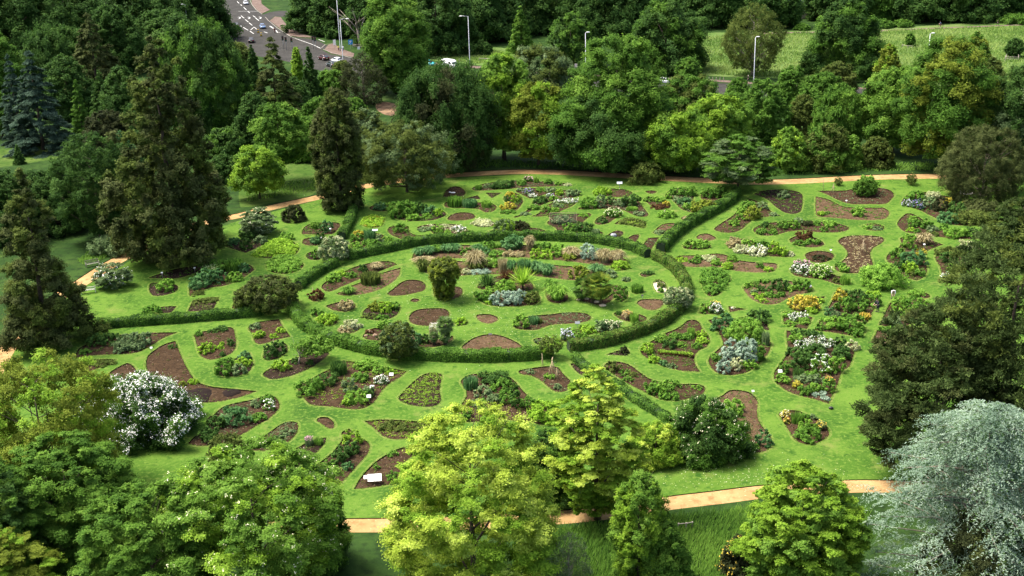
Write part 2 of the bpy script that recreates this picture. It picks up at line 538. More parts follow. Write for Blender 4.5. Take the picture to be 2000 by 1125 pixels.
def tree(kind, c, bx, by, top, w, label, name=None, cat='tree', group=None, bloom=None, bn=0, bark=None, c2=None, cb=None,
         fine=1.0, limbs_n=7, depth=1.0, lean=0.0, cover=1.0, rough=.14, thick=1.0):
    """one tree: base pixel (bx, by), top pixel row, crown width in pixels"""
    rng = new_rng()
    pk, nl, lr, flat, K, up, lay, cbf, lpx, lw, cov = TK[kind]
    b = at(bx, by)
    s = scale_at(b)
    rx = w / 2 / s
    ry = rx * depth
    if pk == 'dome' or cb == .0:
        dv = b[:2] / np.linalg.norm(b[:2])
        b[:2] += dv * rx * .7
        s = scale_at(b)
        rx = w / 2 / s
        ry = rx * depth
    if pk in ('broad', 'dome', 'oval', 'lens', 'column'):
        # the far shoulder of a wide crown shows above its apex: lower the apex until the outline meets the row
        dv = np.array([*(b[:2] / np.linalg.norm(b[:2])), 0])
        lo, hi, q = .3, 60., (cbf if cb is None else cb)
        for _ in range(30):
            m_ = (lo + hi) / 2
            hc = m_ * (1 - q)
            zc, av = (m_ * q + hc * .4, hc * .6) if pk != 'dome' else (m_ * q, hc)
            yt = min(pix(b + dv * ry * .88 * math.sin(f_) + np.array([0, 0, zc + av * math.cos(f_)]))[1] for f_ in np.linspace(0, 1.2, 9))
            lo, hi = (m_, hi) if yt > top else (lo, m_)
        H = max(lo, .35 * height_to(b, top))
    else:
        H = height_to(b, top)
    cz = H * (cbf if cb is None else cb)
    h = H - cz
    L = np.clip(lpx * fine * 1.953 / s, .06, .9)
    area = 2.2 * math.pi * rx * (h + rx) * .62 * (.7 if pk == 'cone' else 1)
    n = int(cov * cover * area / (L * L * lw * .5 * .9) * .9)
    cap = 190000 if by > 1050 else 100000
    if n > cap:
        L *= min(1.5, math.sqrt(n / cap))
    n = int(np.clip(n, 300, cap))
    nl = int(np.clip(1.5 * math.pi * rx * (h + rx) * (.72 if pk in ('cone', 'seq') else 1.2) / (math.pi * (lr * rx * .85) ** 2), nl, 900))
    P, N, ti, d, C, R, li = crown(rng, pk, rx, ry, h, nl, lr, n, flat, K, up, lay, rough=rough)
    P[:, 2] += cz
    if lean:
        P[:, 0] += lean * P[:, 2] / H
    U = None
    if kind in ('pine',):
        U = unit(d + rng.normal(size=d.shape) * .45)
        N = unit(rng.normal(size=d.shape) * .6 + np.array([0, 0, .8]) + d * .4)
    if kind in ('spruce', 'bronze'):
        O = unit(np.concatenate([P[:, :2], np.full((n, 1), -.25 * rx)], 1))
        U = unit(O + rng.normal(size=d.shape) * .4)
        P[:, 2] -= .22 * np.hypot(P[:, 0], P[:, 1])
        P[:, 2] = np.maximum(P[:, 2], .05)
    if kind == 'droop':
        U = unit(d * .5 + np.array([0, 0, -.8]) + rng.normal(size=d.shape) * .3)
    big = np.where(INNER[0], 2.3, 1.0) if kind not in ('twiggy', 'airy', 'plates', 'fluff') else np.ones(n)
    V = leaf_quads(rng, P, N, L * rng.uniform(.7, 1.2, n) * .62 * big, L * lw * .62 * big, U)
    root = empty(name or 'tree', (b[0], b[1], 0))
    tag(root, label, cat, group)
    mats = [foliage(c)]
    cr = quads_mesh('crown', V, ti, mats, root)
    if c2:
        mats2 = foliage(c2[0])
        cr.data.materials.append(mats2)
        mi = (rng.uniform(size=nl)[li] < c2[1]).astype(np.int32)
        cr.data.polygons.foreach_set('material_index', mi)
    mb = MB()
    r0 = float(np.clip(H * .018, .05, .6)) * thick
    limbs(mb, rng, H, max(cz, .12 * H), C, r0, limbs_n, (lean, 0))
    if kind in ('twiggy', 'airy', 'fluff'):
        nt_ = 70 if kind == 'twiggy' else 30
        for i in range(nt_):
            e = P[rng.integers(n)]
            z0 = max(cz * .6, e[2] - np.hypot(e[0], e[1]) * rng.uniform(.7, 1.3))
            a = np.array([0, 0, z0])
            mid = (a + e) / 2 + rng.normal(size=3) * .08 * rx
            mb.tube([a, mid, e], [r0 * .22, r0 * .14, r0 * .05], 3, cap=False)
    mb.build('trunk', bark or M_BARK, root)
    if bloom:
        fc, fn = FLOWER[bloom]
        m = plain('blossom_' + bloom, fc, .6)
        # blossoms sit on the outside of the lobes, in small trusses
        outer = np.nonzero(d[:, 2] > -.1)[0]
        k = rng.choice(outer, bn)
        cen = P[k] + d[k] * L * .6
        cen = np.repeat(cen, 4, 0) + rng.normal(size=(bn * 4, 3)) * L * .45
        Nn = unit(np.repeat(d[k], 4, 0) + np.array([0, 0, .7]) + rng.normal(size=(bn * 4, 3)) * .4)
        q = leaf_quads(rng, cen, Nn, L * .38, L * .30)
        quads_mesh('blossom', q, rng.uniform(size=len(q)), m, root)
    return root


# ------------------------------------------------------------------ smaller plants
KIND_WORD = dict(m='leafy mound', b='bush', g='grass tussock', s='spiky rosette', f='low mat', u='upright clump', M='mass planting')
KIND_NAME = dict(m='leafy_mound', b='garden_bush', g='grass_tussock', s='spiky_plant', f='ground_cover_plant', u='upright_plant', M='mass_planting')
KIND_CAT = dict(m='plant', b='bush', g='ornamental grass', s='spiky plant', f='ground cover', u='plant', M='planting')


def blades(rng, n, rb, h, spread, wd, droop=.5, straight=False, origin_z=0.0):
    """arching blades, two quads each"""
    th = rng.uniform(0, 2 * math.pi, n)
    r = rb * np.sqrt(rng.uniform(0, 1, n))
    b = np.stack([r * np.cos(th), r * np.sin(th), np.full(n, origin_z)], 1)
    ph = th + rng.normal(size=n) * .7
    out = np.stack([np.cos(ph), np.sin(ph), np.zeros(n)], 1)
    sp = spread * rng.uniform(.15, 1.0, n)
    hh = h * rng.uniform(.6, 1.05, n)
    if straight:
        el = rng.uniform(.15, 1.45, n)
        ln = h * rng.uniform(.75, 1.05, n)
        tip = b + out * (ln * np.cos(el))[:, None] + np.array([0, 0, 1]) * (ln * np.sin(el))[:, None]
        mid = (b + tip) / 2
    else:
        mid = b + out * (sp * .42)[:, None] + np.array([0, 0, 1]) * (hh * .75)[:, None]
        tip = b + out * sp[:, None] + np.array([0, 0, 1]) * (hh * (1 - droop * sp / max(spread, .01)))[:, None]
    side = np.stack([-np.sin(ph), np.cos(ph), np.zeros(n)], 1) * (wd * rng.uniform(.7, 1.2, n))[:, None]
    q1 = np.stack([b - side, b + side, mid + side, mid - side], 1)
    q2 = np.stack([mid - side, mid + side, tip + side * .2, tip - side * .2], 1)
    V = np.concatenate([q1, q2], 0)
    ti = np.tile(rng.uniform(0, 1, n), 2)
    return V, ti


def flowers_on(rng, root, P, d, code, n, size):
    fc, fn = FLOWER[code]
    m = plain('blossom_' + code, fc, .6)
    idx = np.nonzero(d[:, 2] > .05)[0]
    if len(idx) == 0:
        idx = np.arange(len(P))
    k = rng.choice(idx, n)
    cen = P[k] + d[k] * size * .7 + np.array([0, 0, size * .5])
    N = unit(d[k] * .4 + np.array([0, 0, 1]) + rng.normal(size=(n, 3)) * .35)
    o = quads_mesh('flowers', leaf_quads(rng, cen, N, size * .46 * rng.uniform(.6, 1.2, n), size * .40), rng.uniform(size=n), m, root)
    o['kind'] = 'stuff'


def bbox_world(crop, x0, y0, x1, y1):
    X0, Y0 = px(crop, x0, y0)
    X1, Y1 = px(crop, x1, y1)
    near = at((X0 + X1) / 2, Y1)
    s = scale_at(near)
    dirv = near[:2] / np.linalg.norm(near[:2])
    th = math.atan2(H_CAM, np.linalg.norm(near[:2]))
    Wd = (X1 - X0) / s
    V = (Y1 - Y0) / s
    rd = min(Wd / 2, V * .92)
    c = near[:2] + dirv * rd
    h = max(.18, (V - rd * math.sin(th) * 1.05) / math.cos(th))
    return c, Wd / 2, rd, h, s, math.atan2(-dirv[0], dirv[1])


PLANT_GAIN = dict(mg=1.4, dg=1.3, lg=1.4, bg=1.5, gg=1.3, ol=1.15, yg=1.3, go=1.2, sv=1.1)


def plant(kindspec, c, crop, x0, y0, x1, y1, poly=None, hh=None):
    """one garden plant; returns its top-level object (unlabelled)"""
    rng = new_rng()
    kind, _, bloom = kindspec.partition('+')
    if poly is None:
        cen, rx, ry, h, s, rz = bbox_world(crop, x0, y0, x1, y1)
        rx, ry, h = rx * 1.1, ry * 1.1, h * 1.12
    else:
        cen = poly.mean(0)
        rx = ry = 1
        h = hh
        s = scale_at((cen[0], cen[1], 0))
        rz = 0
    pxm = 1.953 / s                      # size of one render pixel in metres
    mat = foliage(c, gain=PLANT_GAIN.get(c, 1.0))
    loc = (cen[0], cen[1], -.05)
    if kind in 'mbf':
        L = max(.08, (1.1 if kind != 'b' else 1.25) * pxm)
        if kind == 'm':
            nl, lr, fl, rg = int(np.clip(10 + 9 * rx * rx, 12, 60)), .34 if rx < .8 else .25, .9, .08
        elif kind == 'b':
            nl, lr, fl, rg = int(np.clip(14 + 8 * rx * rx, 16, 70)), .34 if rx < .8 else .25, .95, .2
        else:
            nl, lr, fl, rg = int(np.clip(12 + 6 * rx * rx, 14, 60)), .26, .5, .2
            h = min(h, .45)
        area = 2.4 * (rx + ry) * (h + .55 * (rx + ry) / 2)
        n = int(np.clip(2.9 * area / (L * L * .62 * .95), 90, 12000))
        P, N, ti, d, C, R, li = crown(rng, 'dome' if kind != 'b' else 'broad', rx, ry, h, nl, lr, n, fl, 10, .5, rough=rg, tuft=.16)
        o = quads_mesh(KIND_NAME[kind], leaf_quads(rng, P, N, L * rng.uniform(.7, 1.25, n) * .6 * np.where(INNER[0], 1.8, 1), L * .42 * np.where(INNER[0], 1.8, 1)), ti, mat, None, loc)
        if bloom:
            flowers_on(rng, o, P, d, bloom, int(np.clip(n * .17, 20, 900)), max(.09, 1.0 * pxm))
    elif kind == 'g':
        n = int(np.clip(260 * rx + 120, 160, 900))
        r = min(rx, ry * 1.2)
        V, ti = blades(rng, n, r * .45, h * 1.05, r * 1.05, max(.018, .33 * pxm))
        V[:, :, 0] *= rx / r
        V[:, :, 1] *= ry / r
        o = quads_mesh(KIND_NAME[kind], V, ti, mat, None, loc)
        if bloom:
            Pq = V[n:].mean(1)
            flowers_on(rng, o, Pq, np.tile([0, 0, 1.], (n, 1)), bloom, int(n * .5), max(.08, .9 * pxm))
    elif kind == 'u':
        n = int(np.clip(340 * rx + 140, 160, 1100))
        V, ti = blades(rng, n, 1.0, h, .22, max(.02, .36 * pxm), .15)
        V[:, :, 0] *= rx * .85
        V[:, :, 1] *= ry * .85
        o = quads_mesh(KIND_NAME[kind], V, ti, mat, None, loc)
        if bloom:
            flowers_on(rng, o, V[n:].mean(1), np.tile([0, 0, 1.], (n, 1)), bloom, int(n * .4), max(.08, .9 * pxm))
    elif kind == 's':
        n = int(np.clip(70 + 50 * rx, 80, 220))
        V, ti = blades(rng, n, rx * .18, max(rx, h) * 1.1, rx, max(.035, .5 * pxm), straight=True, origin_z=max(0, h - rx * .9))
        o = quads_mesh(KIND_NAME[kind], V, ti, mat, None, loc)
        if h > rx * 1.2:
            mb = MB().tube([(0, 0, -.02), (0.03, 0, h * .5), (0, 0, h - rx * .7)], [.16, .13, .12], 6)
            mb.build('stem', M_BARK, o)
    elif kind == 'M':
        # a planting that fills the bed outline: lobes scattered over the polygon
        q = poly - cen
        q = q * .95
        mn, mx = q.min(0), q.max(0)
        A = abs(np.sum(q[:, 0] * np.roll(q[:, 1], -1) - q[:, 1] * np.roll(q[:, 0], -1))) / 2
        nl = int(np.clip(A * 4.5, 30, 420))
        pts = []
        while len(pts) < nl:
            r = rng.uniform(mn, mx)
            if inside(q, r):
                pts.append(r)
        pts = np.array(pts)
        ed = edge_dist(q, pts)
        R = np.clip(.32 * np.sqrt(A / nl) * 3.2, .28, .9) * rng.uniform(.75, 1.2, nl)
        zc = h * np.clip(ed / (min(mx - mn) * .35), 0.05, 1) ** .35 * rng.uniform(.8, 1.05, nl)
        L = max(.09, 1.3 * pxm)
        n = int(np.clip(5.0 * (A * 1.4 + h * 8) / (L * L * .6), 300, 26000))
        li = rng.integers(0, nl, n)
        D = unit(rng.normal(size=(nl, 9, 3)) + np.array([0, 0, .7]))
        ki = rng.integers(0, 9, n)
        d = D[li, ki]
        TT, LT = rng.uniform(size=(nl, 9)), rng.uniform(size=nl)
        P = np.concatenate([pts[li], np.maximum(zc[li] - R[li] * .6, 0)[:, None]], 1) + d * (R[li] * rng.uniform(.3, 1, n))[:, None] * np.array([1, 1, .8])
        P += rng.normal(size=P.shape) * .07
        P[:, 2] = np.where(P[:, 2] < .02, rng.uniform(.02, max(.06, h * .5), n), P[:, 2])
        N = unit(d * .7 + np.array([0, 0, .55]) + rng.normal(size=P.shape) * .38)
        ti = .34 * LT[li] + .3 * TT[li, ki] + .36 * rng.uniform(size=n)
        o = quads_mesh(KIND_NAME[kind], leaf_quads(rng, P, N, L * .6, L * .42), ti, mat, None, loc)
        if bloom:
            flowers_on(rng, o, P, d, bloom, int(np.clip(n * .25, 40, 2500)), max(.09, 1.1 * pxm))
    return o, (cen[0], cen[1], h)


def ccw(p):
    return p if np.sum(p[:, 0] * np.roll(p[:, 1], -1) - p[:, 1] * np.roll(p[:, 0], -1)) > 0 else p[::-1].copy()


def inside(poly, p):
    x, y = p
    c = False
    j = len(poly) - 1
    for i in range(len(poly)):
        if (poly[i][1] > y) != (poly[j][1] > y) and x < (poly[j][0] - poly[i][0]) * (y - poly[i][1]) / (poly[j][1] - poly[i][1]) + poly[i][0]:
            c = not c
        j = i
    return c


def edge_dist(poly, pts):
    a = poly
    b = np.roll(poly, -1, 0)
    ab = b - a
    t = np.clip(((pts[:, None, :] - a) * ab).sum(-1) / ((ab ** 2).sum(-1) + 1e-9), 0, 1)
    return np.linalg.norm(pts[:, None, :] - (a + t[..., None] * ab), axis=-1).min(1)


def smooth_poly(crop, s, step=.45, ground=True, closed=True):
    """'x,y x,y* ...' in crop pixels -> smooth world outline; * marks a sharp corner"""
    P, corner = [], []
    for w in s.split():
        corner.append(w.endswith('*'))
        x, y = w.rstrip('*').split(',')
        X, Y = px(crop, float(x), float(y))
        P.append(at(X, Y)[:2])
    P = np.array(P)
    n = len(P)
    out = []
    for i in range(n if closed else n - 1):
        p1, p2 = P[i], P[(i + 1) % n]
        p0 = P[(i - 1) % n] if (closed or i > 0) else 2 * p1 - p2
        p3 = P[(i + 2) % n] if (closed or i < n - 2) else 2 * p2 - p1
        L = np.linalg.norm(p2 - p1)
        m1 = (p2 - p0) * .5 if not corner[i] else (p2 - p1) * .6
        m2 = (p3 - p1) * .5 if not corner[(i + 1) % n] else (p2 - p1) * .6
        for mm in (m1, m2):
            l = np.linalg.norm(mm)
            if l > 1.1 * L:
                mm *= 1.1 * L / l
        k = max(2, int(L / step))
        for t in np.arange(k) / k:
            out.append((2 * t ** 3 - 3 * t ** 2 + 1) * p1 + (t ** 3 - 2 * t ** 2 + t) * m1 + (-2 * t ** 3 + 3 * t ** 2) * p2 + (t ** 3 - t ** 2) * m2)
    if not closed:
        out.append(P[-1])
    return np.array(out)


# ------------------------------------------------------------------ hedges
def hedge(crop, pts, w, h, label, c='mg', c2='dg'):
    rng = new_rng()
    line = smooth_poly(crop, pts, .5, closed=False)
    o3 = np.array([*line.mean(0), 0])
    line = line - o3[:2]
    T = np.gradient(line, axis=0)
    T = T / np.linalg.norm(T, axis=1, keepdims=True)
    Nn = np.stack([-T[:, 1], T[:, 0]], 1)
    seg = np.r_[0, np.cumsum(np.linalg.norm(np.diff(line, axis=0), axis=1))]
    Lh = seg[-1]
    prof_ = [(-.5, 0), (-.50, .55), (-.44, .9), (-.28, 1.0), (.28, 1.0), (.44, .9), (.5, .55), (.5, 0)]
    mb = MB()
    vs, fs = [], []
    for i in range(len(line)):
        k = 0.88 + .04 * math.sin(i * 1.7)
        for a, b in prof_:
            q = line[i] + Nn[i] * a * w * k
            vs.append((q[0], q[1], b * h * .9))
    m = len(prof_)
    for i in range(len(line) - 1):
        for j in range(m - 1):
            fs.append((i * m + j, i * m + j + 1, (i + 1) * m + j + 1, (i + 1) * m + j))
    fs.append(tuple(range(m)))
    fs.append(tuple((len(line) - 1) * m + j for j in range(m - 1, -1, -1)))
    mb.add(vs, fs)
    o = mb.build('hedge', plain('hedge_dark_core', (.018, .035, .012), .9), None, o3)  # solid dark core behind the leaf layer
    tag(o, label, 'hedge', 'clipped hedges around the round lawn')
    w *= 1.0
    s = scale_at(o3)
    Lf = max(.12, 1.15 * 1.953 / s)
    n = int(2.3 * Lh * (w + 2 * h) / (Lf * Lf * .5))
    u = rng.uniform(0, Lh, n)
    pidx = np.array(prof_)
    plen = np.r_[0, np.cumsum(np.hypot(*(np.diff(pidx, axis=0) * np.array([w, h])).T))]
    v = rng.uniform(0, plen[-1], n)
    a = np.interp(v, plen, pidx[:, 0]) * w
    b = np.interp(v, plen, pidx[:, 1]) * h
    lx, ly = np.interp(u, seg, line[:, 0]), np.interp(u, seg, line[:, 1])
    nx, ny = np.interp(u, seg, Nn[:, 0]), np.interp(u, seg, Nn[:, 1])
    lump = 1 + .07 * np.sin(u * 1.4 + np.sin(u * .7)) + .05 * np.sin(u * 3.9 + 1 + 2 * a) + .035 * np.sin(u * 9.1)
    P = np.stack([lx + nx * a * lump, ly + ny * a * lump, b * (1 + .05 * np.sin(u * 1.3 + 2)) * lump], 1) + rng.normal(size=(n, 3)) * .06
    P[:, 2] = np.maximum(P[:, 2], .03)
    side = a / (w * .5)
    N = unit(np.stack([nx * side, ny * side, np.where(b > h * .85, 1.0, .25)], 1) + rng.normal(size=(n, 3)) * .42)
    clump = .5 + .5 * np.sin(u * 1.9 + 1.3 * np.sin(v * 3)) * np.sin(u * .57 + v)
    ti = .45 * clump + .55 * rng.uniform(size=n)
    lv = quads_mesh('leaves', leaf_quads(rng, P, N, Lf * .6, Lf * .45), ti, [foliage(c, gain=1.1), foliage(c2, gain=1.1)], o)
    lv.data.polygons.foreach_set('material_index', (rng.uniform(size=n) > .35 + .4 * clump).astype(np.int32))
    return o

# ------------------------------------------------------------------ the beds, each with what grows in it
# bed(crop, phrase, outline, plants, soil, seedlings): outlines and plants were traced on enlarged crops of the photograph
BEDS = []


def bed(crop, phrase, pts, plants='', soil='n', seeds=None):
    BEDS.append((crop, phrase, pts, plants, soil, seeds))


# --- upper sector, left of the diagonal hedge
bed('A', 'narrow bed nearest the upper path', '1290,190 1340,165 1440,145 1600,130 1760,135 1900,140 2000,150 2068,165 1950,176 1750,181 1560,196 1400,208 1310,208',
    'mg u 1310 165 1370 205; dg b 1450 135 1610 195; lg m 1470 158 1530 190; mg b 1630 130 1710 172; mg m+pk 1690 100 1760 142; lg u 1770 105 1812 152; mg b 1860 118 1915 162; gg m 1380 155 1450 195; cr f 2005 150 2065 175; lg m 1930 140 1990 168', seeds='gg .7')
bed('A', 'heart-shaped bare bed with a white stone', '1060,255* 1080,215 1130,180 1190,180 1232,212 1228,245 1175,258 1100,260')
bed('A', 'small pointed triangular bed under the heart-shaped bed', '1232,272* 1330,245* 1355,276*', '', 'd')
bed('A', 'small inverted triangular bed in the upper lawn', '1392,226* 1520,225* 1442,268*', '', 'd', 'ol .6')
bed('A', 'clump bed left of striped beds', '1535,262 1580,225 1650,238 1685,285 1660,340 1590,385 1508,390* 1525,350 1580,318 1545,295',
    'yl m 1545 222 1622 258; yg b 1598 248 1668 305; dg m 1540 250 1592 296; yl b 1525 308 1620 362; mg f 1510 350 1625 390; cr f 1640 250 1672 300')
bed('A', 'pointed bed with a purple-flowered clump', '1630,215 1660,195 1750,190 1900,190 1962,200* 1840,245 1735,272* 1680,240',
    'gg b 1640 190 1690 217; gg b+pu 1690 198 1762 250; gg m+wh 1730 238 1790 266; mg b 1790 190 1860 222; gg b 1860 188 1940 222', seeds='ol .6')
bed('B', 'long curved bed sweeping down left', '5,415* 60,400 130,350 170,290 260,255 340,215 400,205 480,205 525,225 520,250 470,265 350,285 260,310 180,350 100,395 30,420',
    'dg m 165 255 275 312; gg b+lv 270 238 322 268; lg m 290 253 360 292; yg b 345 200 400 250; gg b 425 205 525 257; mg b 130 322 220 362; gg f 60 370 140 405', seeds='gg 1.0')
bed('B', 'curved pale bed under the sweeping bed', '150,410* 210,385 250,340 330,295 420,270 500,270 510,290 470,330 380,370 300,400 220,412',
    'mg m 235 332 310 385; gg m 310 308 400 345; gg f+wh 350 270 510 312; lg b 300 345 370 390', seeds='lg .9')
bed('B', 'bed with a netted cane cage', '275,465 300,430 290,400 520,390 600,385 618,400 560,450 560,470 640,520 700,530 705,555 650,565 550,545 380,540 340,500',
    'lg f 520 382 600 415; mg b 400 468 500 542; dg b 480 468 625 546; gg u 622 508 690 562; gg b 330 415 480 478')
bed('B', 'small bed under a dark round bush', '10,520 20,470 100,460 150,500 210,503 260,528 100,532',
    'dk m 0 452 130 524')
bed('B', 'oval bed with a sign behind it', '635,230 660,200 720,190 820,195 900,205 940,225 920,250 820,260 720,250 660,245', 'yg m 640 188 770 252; yg u 665 172 700 205')
bed('B', 'tiny bare lens-shaped bed below the path', '1040,215 1085,208 1130,212 1120,228 1080,233')
bed('B', 'long bed of mixed shrubs in the upper middle', '510,355* 560,320 620,290 700,270 820,275 960,270 1010,320 1040,360 1065,390 1050,412 990,412 930,390 860,360 760,352',
    'mg b 530 275 665 356; gg b 655 248 732 346; dg m 720 258 802 322; gg b 800 283 892 336; dg b 868 248 992 338; lg u 890 335 985 372; gg f 945 362 1035 408', seeds='gg .6')
bed('B', 'bean-shaped bed with a cream-topped bush', '648,450 670,420 730,395 800,370 850,380 850,405 800,430 750,465 700,475 655,470', 'mg b+cr 735 356 848 422; dg m 668 418 748 466')
bed('B', 'boat-shaped bed of low yellow-green cover', '800,470* 830,450 900,430 980,440 1040,460 1045,480 1030,503 950,485 880,475', 'ol M .2', seeds='yg 2')
bed('B', 'small bed with a grey rock on it', '730,575 770,540 820,520 865,530 865,555 820,580 770,590', '', 'd')
bed('B', 'small bare teardrop bed near the ring hedge', '888,610 905,580 950,555 990,550 990,575 970,605 930,625 895,625')
bed('B', 'half-oval mulched bed against the diagonal hedge', '1102,540 1130,505 1180,470 1240,462 1285,468 1250,505 1200,545 1150,553', 'gg f 1110 505 1200 552', 'l')
bed('B', 'bare parallelogram bed at the hedge corner', '1010,650* 1065,578* 1150,575* 1085,672*', '', 'n', 'gg .4')
bed('B', 'bed with a flat russet mat', '1030,285 1050,260 1100,258 1180,270 1230,310 1235,340 1200,358 1130,352 1090,330 1060,305',
    'mg m 1030 255 1100 297; lg b 1090 263 1192 302; ru f 1090 292 1208 357; yl b 1180 293 1230 332')
bed('B', 'tiny bed with straw tufts at the diagonal hedge', '1320,425 1350,408 1395,410 1385,435 1340,440', 'st g 1338 408 1388 440')
bed('B', 'crowded bed of perennials left of the diagonal hedge', '1197,245 1230,210 1300,190 1400,195 1430,220 1420,260 1425,300 1480,340 1500,370 1450,380 1380,375 1320,350 1290,320 1250,280 1210,265',
    'lg m 1200 222 1246 277; mg b 1225 193 1312 252; mg b 1300 186 1432 262; gg b 1255 258 1330 300; bg m 1290 268 1402 322; lg b 1338 308 1412 362; go b 1410 293 1570 402', seeds='gg .8')
bed('B', 'leafy round bed atop the diagonal hedge', '1475,255 1490,220 1550,195 1640,200 1680,230 1660,280 1620,310 1570,320 1520,310 1490,285', 'mg b 1478 195 1580 272; mg b 1560 192 1682 268')
# --- upper left of the ring
bed('A', 'low bed of bright yellow mat', '425,470 440,430 480,408 540,405 590,425 600,460 570,490 520,500 460,495', 'yg M .28', seeds='yl 3')
bed('A', 'small dark bed left of the big leafy bed', '488,345 510,325 560,318 640,310 680,330 640,365 560,370 500,358', 'bg b 525 312 622 366; lg b 590 308 678 362')
bed('A', 'big lens bed of large leafy plants', '650,400 680,350 760,330 900,330 1000,345 1085,385 1060,415 980,440 860,447 750,440 690,425',
    'mg b 642 308 790 432; mg b 720 303 870 402; dg b 800 308 932 392; bg b 900 335 1010 402; lg m 900 388 972 432; lg b 770 398 880 446; yg b 988 352 1060 416', 'd')
bed('A', 'bed of upright grasses below the triangular beds', '1070,325 1085,300 1180,290 1300,300 1420,305 1470,325 1478,350 1440,375 1390,378 1340,355 1260,348 1150,345 1085,340',
    'mg u 1095 258 1212 342; bg u 1210 278 1332 347; lg u 1362 288 1442 347')
bed('A', 'bare brown lens bed near the upper middle', '1095,430 1130,395 1200,378 1280,385 1313,410 1290,430 1200,443 1120,442')
bed('A', 'low oval bed of cream flowers', '1290,465 1320,445 1400,438 1460,460 1465,478 1420,492 1330,490', 'cr M .25', seeds='cr 2')
bed('A', 'pale mat bed behind the ring', '860,495 920,478 1040,468 1180,475 1235,500 1270,530* 1100,555 1000,555 960,520 880,515',
    'gg f 868 478 988 528; lg b 978 483 1072 542; lg m 1075 515 1130 552; gg f+wh 1130 478 1235 530; cr f 1040 470 1120 500', seeds='cr 1.2')
bed('A', 'comma-shaped bed behind the ring hedge', '628,520 650,490 720,480 780,485 795,515 800,535 850,555 940,560* 860,580 760,590 700,575 650,550', 'mg b 680 474 782 542', seeds='mg .6')
bed('A', 'fan-shaped bed of tall blue grass', '330,640 350,600 380,560 440,540 540,540 600,560 650,590 680,620 600,640 430,660 340,670',
    'yl m 358 522 442 562; mg b 348 550 432 612; bg u 445 516 542 617; lg m 333 612 437 677; gg b 540 555 600 622; lg b 590 570 662 622; mg b 440 598 558 652')
bed('I', 'lime feathery oval bed left of the ring', '850,480 920,420 980,370 1080,350 1180,375 1215,425 1180,470 1080,495 980,497', 'yg M .75')
bed('I', 'round lime leafy bed left of the ring', '960,560 1000,510 1080,485 1180,490 1240,530 1250,560 1200,600 1110,620 1000,605', 'lg M .85')
bed('I', 'pale patch of lawn behind the lime beds', '1080,352 1110,338 1150,342 1160,358 1120,366', 'lg m 1065 298 1112 352; lg b 1110 303 1172 362')
bed('I', 'bed with a lollipop topiary', '1238,300 1250,265 1300,230 1400,218 1510,218 1538,235 1530,260 1490,300 1470,310 1380,312 1240,310*', 'bg b 1395 208 1482 302')
bed('I', 'small bed with a dark column shrub', '1240,370 1260,345 1320,335 1400,330 1420,360 1400,390 1330,400 1260,392', 'dg b 1365 258 1420 382; bg b 1310 333 1382 392')
bed('I', 'small bed beside the pale shrub at the ring gap', '1270,475 1300,450 1380,440 1410,480 1370,510 1320,510 1285,500', 'mg m 1308 428 1392 502', 'd')
bed('I', 'dark bed with a cloud-pruned shrub', '640,400 740,355 870,350 960,365 900,410 800,455* 720,430', 'dg b 750 285 885 360; dg b 755 345 845 435; bg b 660 342 750 402; gg b 868 328 978 388', 'd')
bed('I', 'long bed of cream lupins', '360,795* 360,720 380,650 430,600 520,560 620,530 740,520 830,550 865,585 840,610 780,650 700,690 620,715 540,725 450,755',
    'bg b 358 648 500 752; bg b 430 588 560 722; bg b 540 590 640 700; lg u+cr 462 558 592 652; mg b 530 516 662 622; mg u 640 506 792 612; lg m 645 608 772 687; bg b 760 538 832 612; ol f 380 728 482 792')
bed('I', 'dark lens bed under the giant conifer', '40,650* 150,610 280,575 400,555 520,530 530,560 430,600 330,640 220,658 120,655', 'dg f 430 520 530 562', 'd')
bed('I', 'rounded bed with a leafy fig-like plant', '45,720 65,690 150,690 255,705 268,740 240,765 150,790 80,790 50,760', 'lg b 120 668 248 762', 'd')
bed('I', 'square bed of olive seedlings above the long hedge', '345,915* 375,850 400,830 500,805 592,802* 570,850 545,905*', 'ol f 400 808 570 850', 'd', 'ol 1.6')
bed('I', 'low bed partly green against the long hedge', '100,930* 130,880 260,872* 220,925*', 'mg b 0 873 142 947', 'd')
bed('I', 'bed under the olive tree at the ring', '692,880 720,830 790,780 830,790 830,880 750,893 705,893', 'ol u 708 793 802 892; cr m 775 738 852 802', 'n', 'yg 1.5')
# --- right of the diagonal hedge
bed('B', 'wedge-shaped bed right of the diagonal hedge', '1580,510 1640,460 1730,400 1780,340 1840,270* 1900,285 1960,310 2000,350 2050,385 2105,405* 2000,412 1900,435 1840,470 1790,515 1720,538 1640,535',
    'lg m 1742 398 1817 452; lg m 1700 428 1770 492; go b 1815 338 1947 442; lg b 1750 338 1832 402; mg b 1790 298 1902 352; gg b 1910 303 1992 362; gg b 2020 383 2072 412', seeds='mg .4')
bed('C', 'large dark soil bed with a single round clump', '-115,236* -60,215 0,205 120,200 210,212 260,232 272,280 266,340 248,378 195,392 125,378 60,335 10,290 -40,262', 'gg m 78 208 167 272', 'd')
bed('C', 'broad brown bed with a tall green bush nearest the path', '385,212* 450,210 600,208 680,190 760,180 860,185 950,205 985,240 970,270 920,312 800,315 660,315 590,300 520,270 450,235', 'lg b 688 108 845 248', seeds='gg .25')
bed('C', 'brown bed with one leafy clump under the broad bed', '372,255* 450,270 520,300 580,330 680,342 900,342* 940,365 945,395 910,430 800,440 650,435 500,420 400,412 373,390', 'lg b 653 343 757 417; yg b 388 373 442 407; mg f 440 370 490 395', 'l')
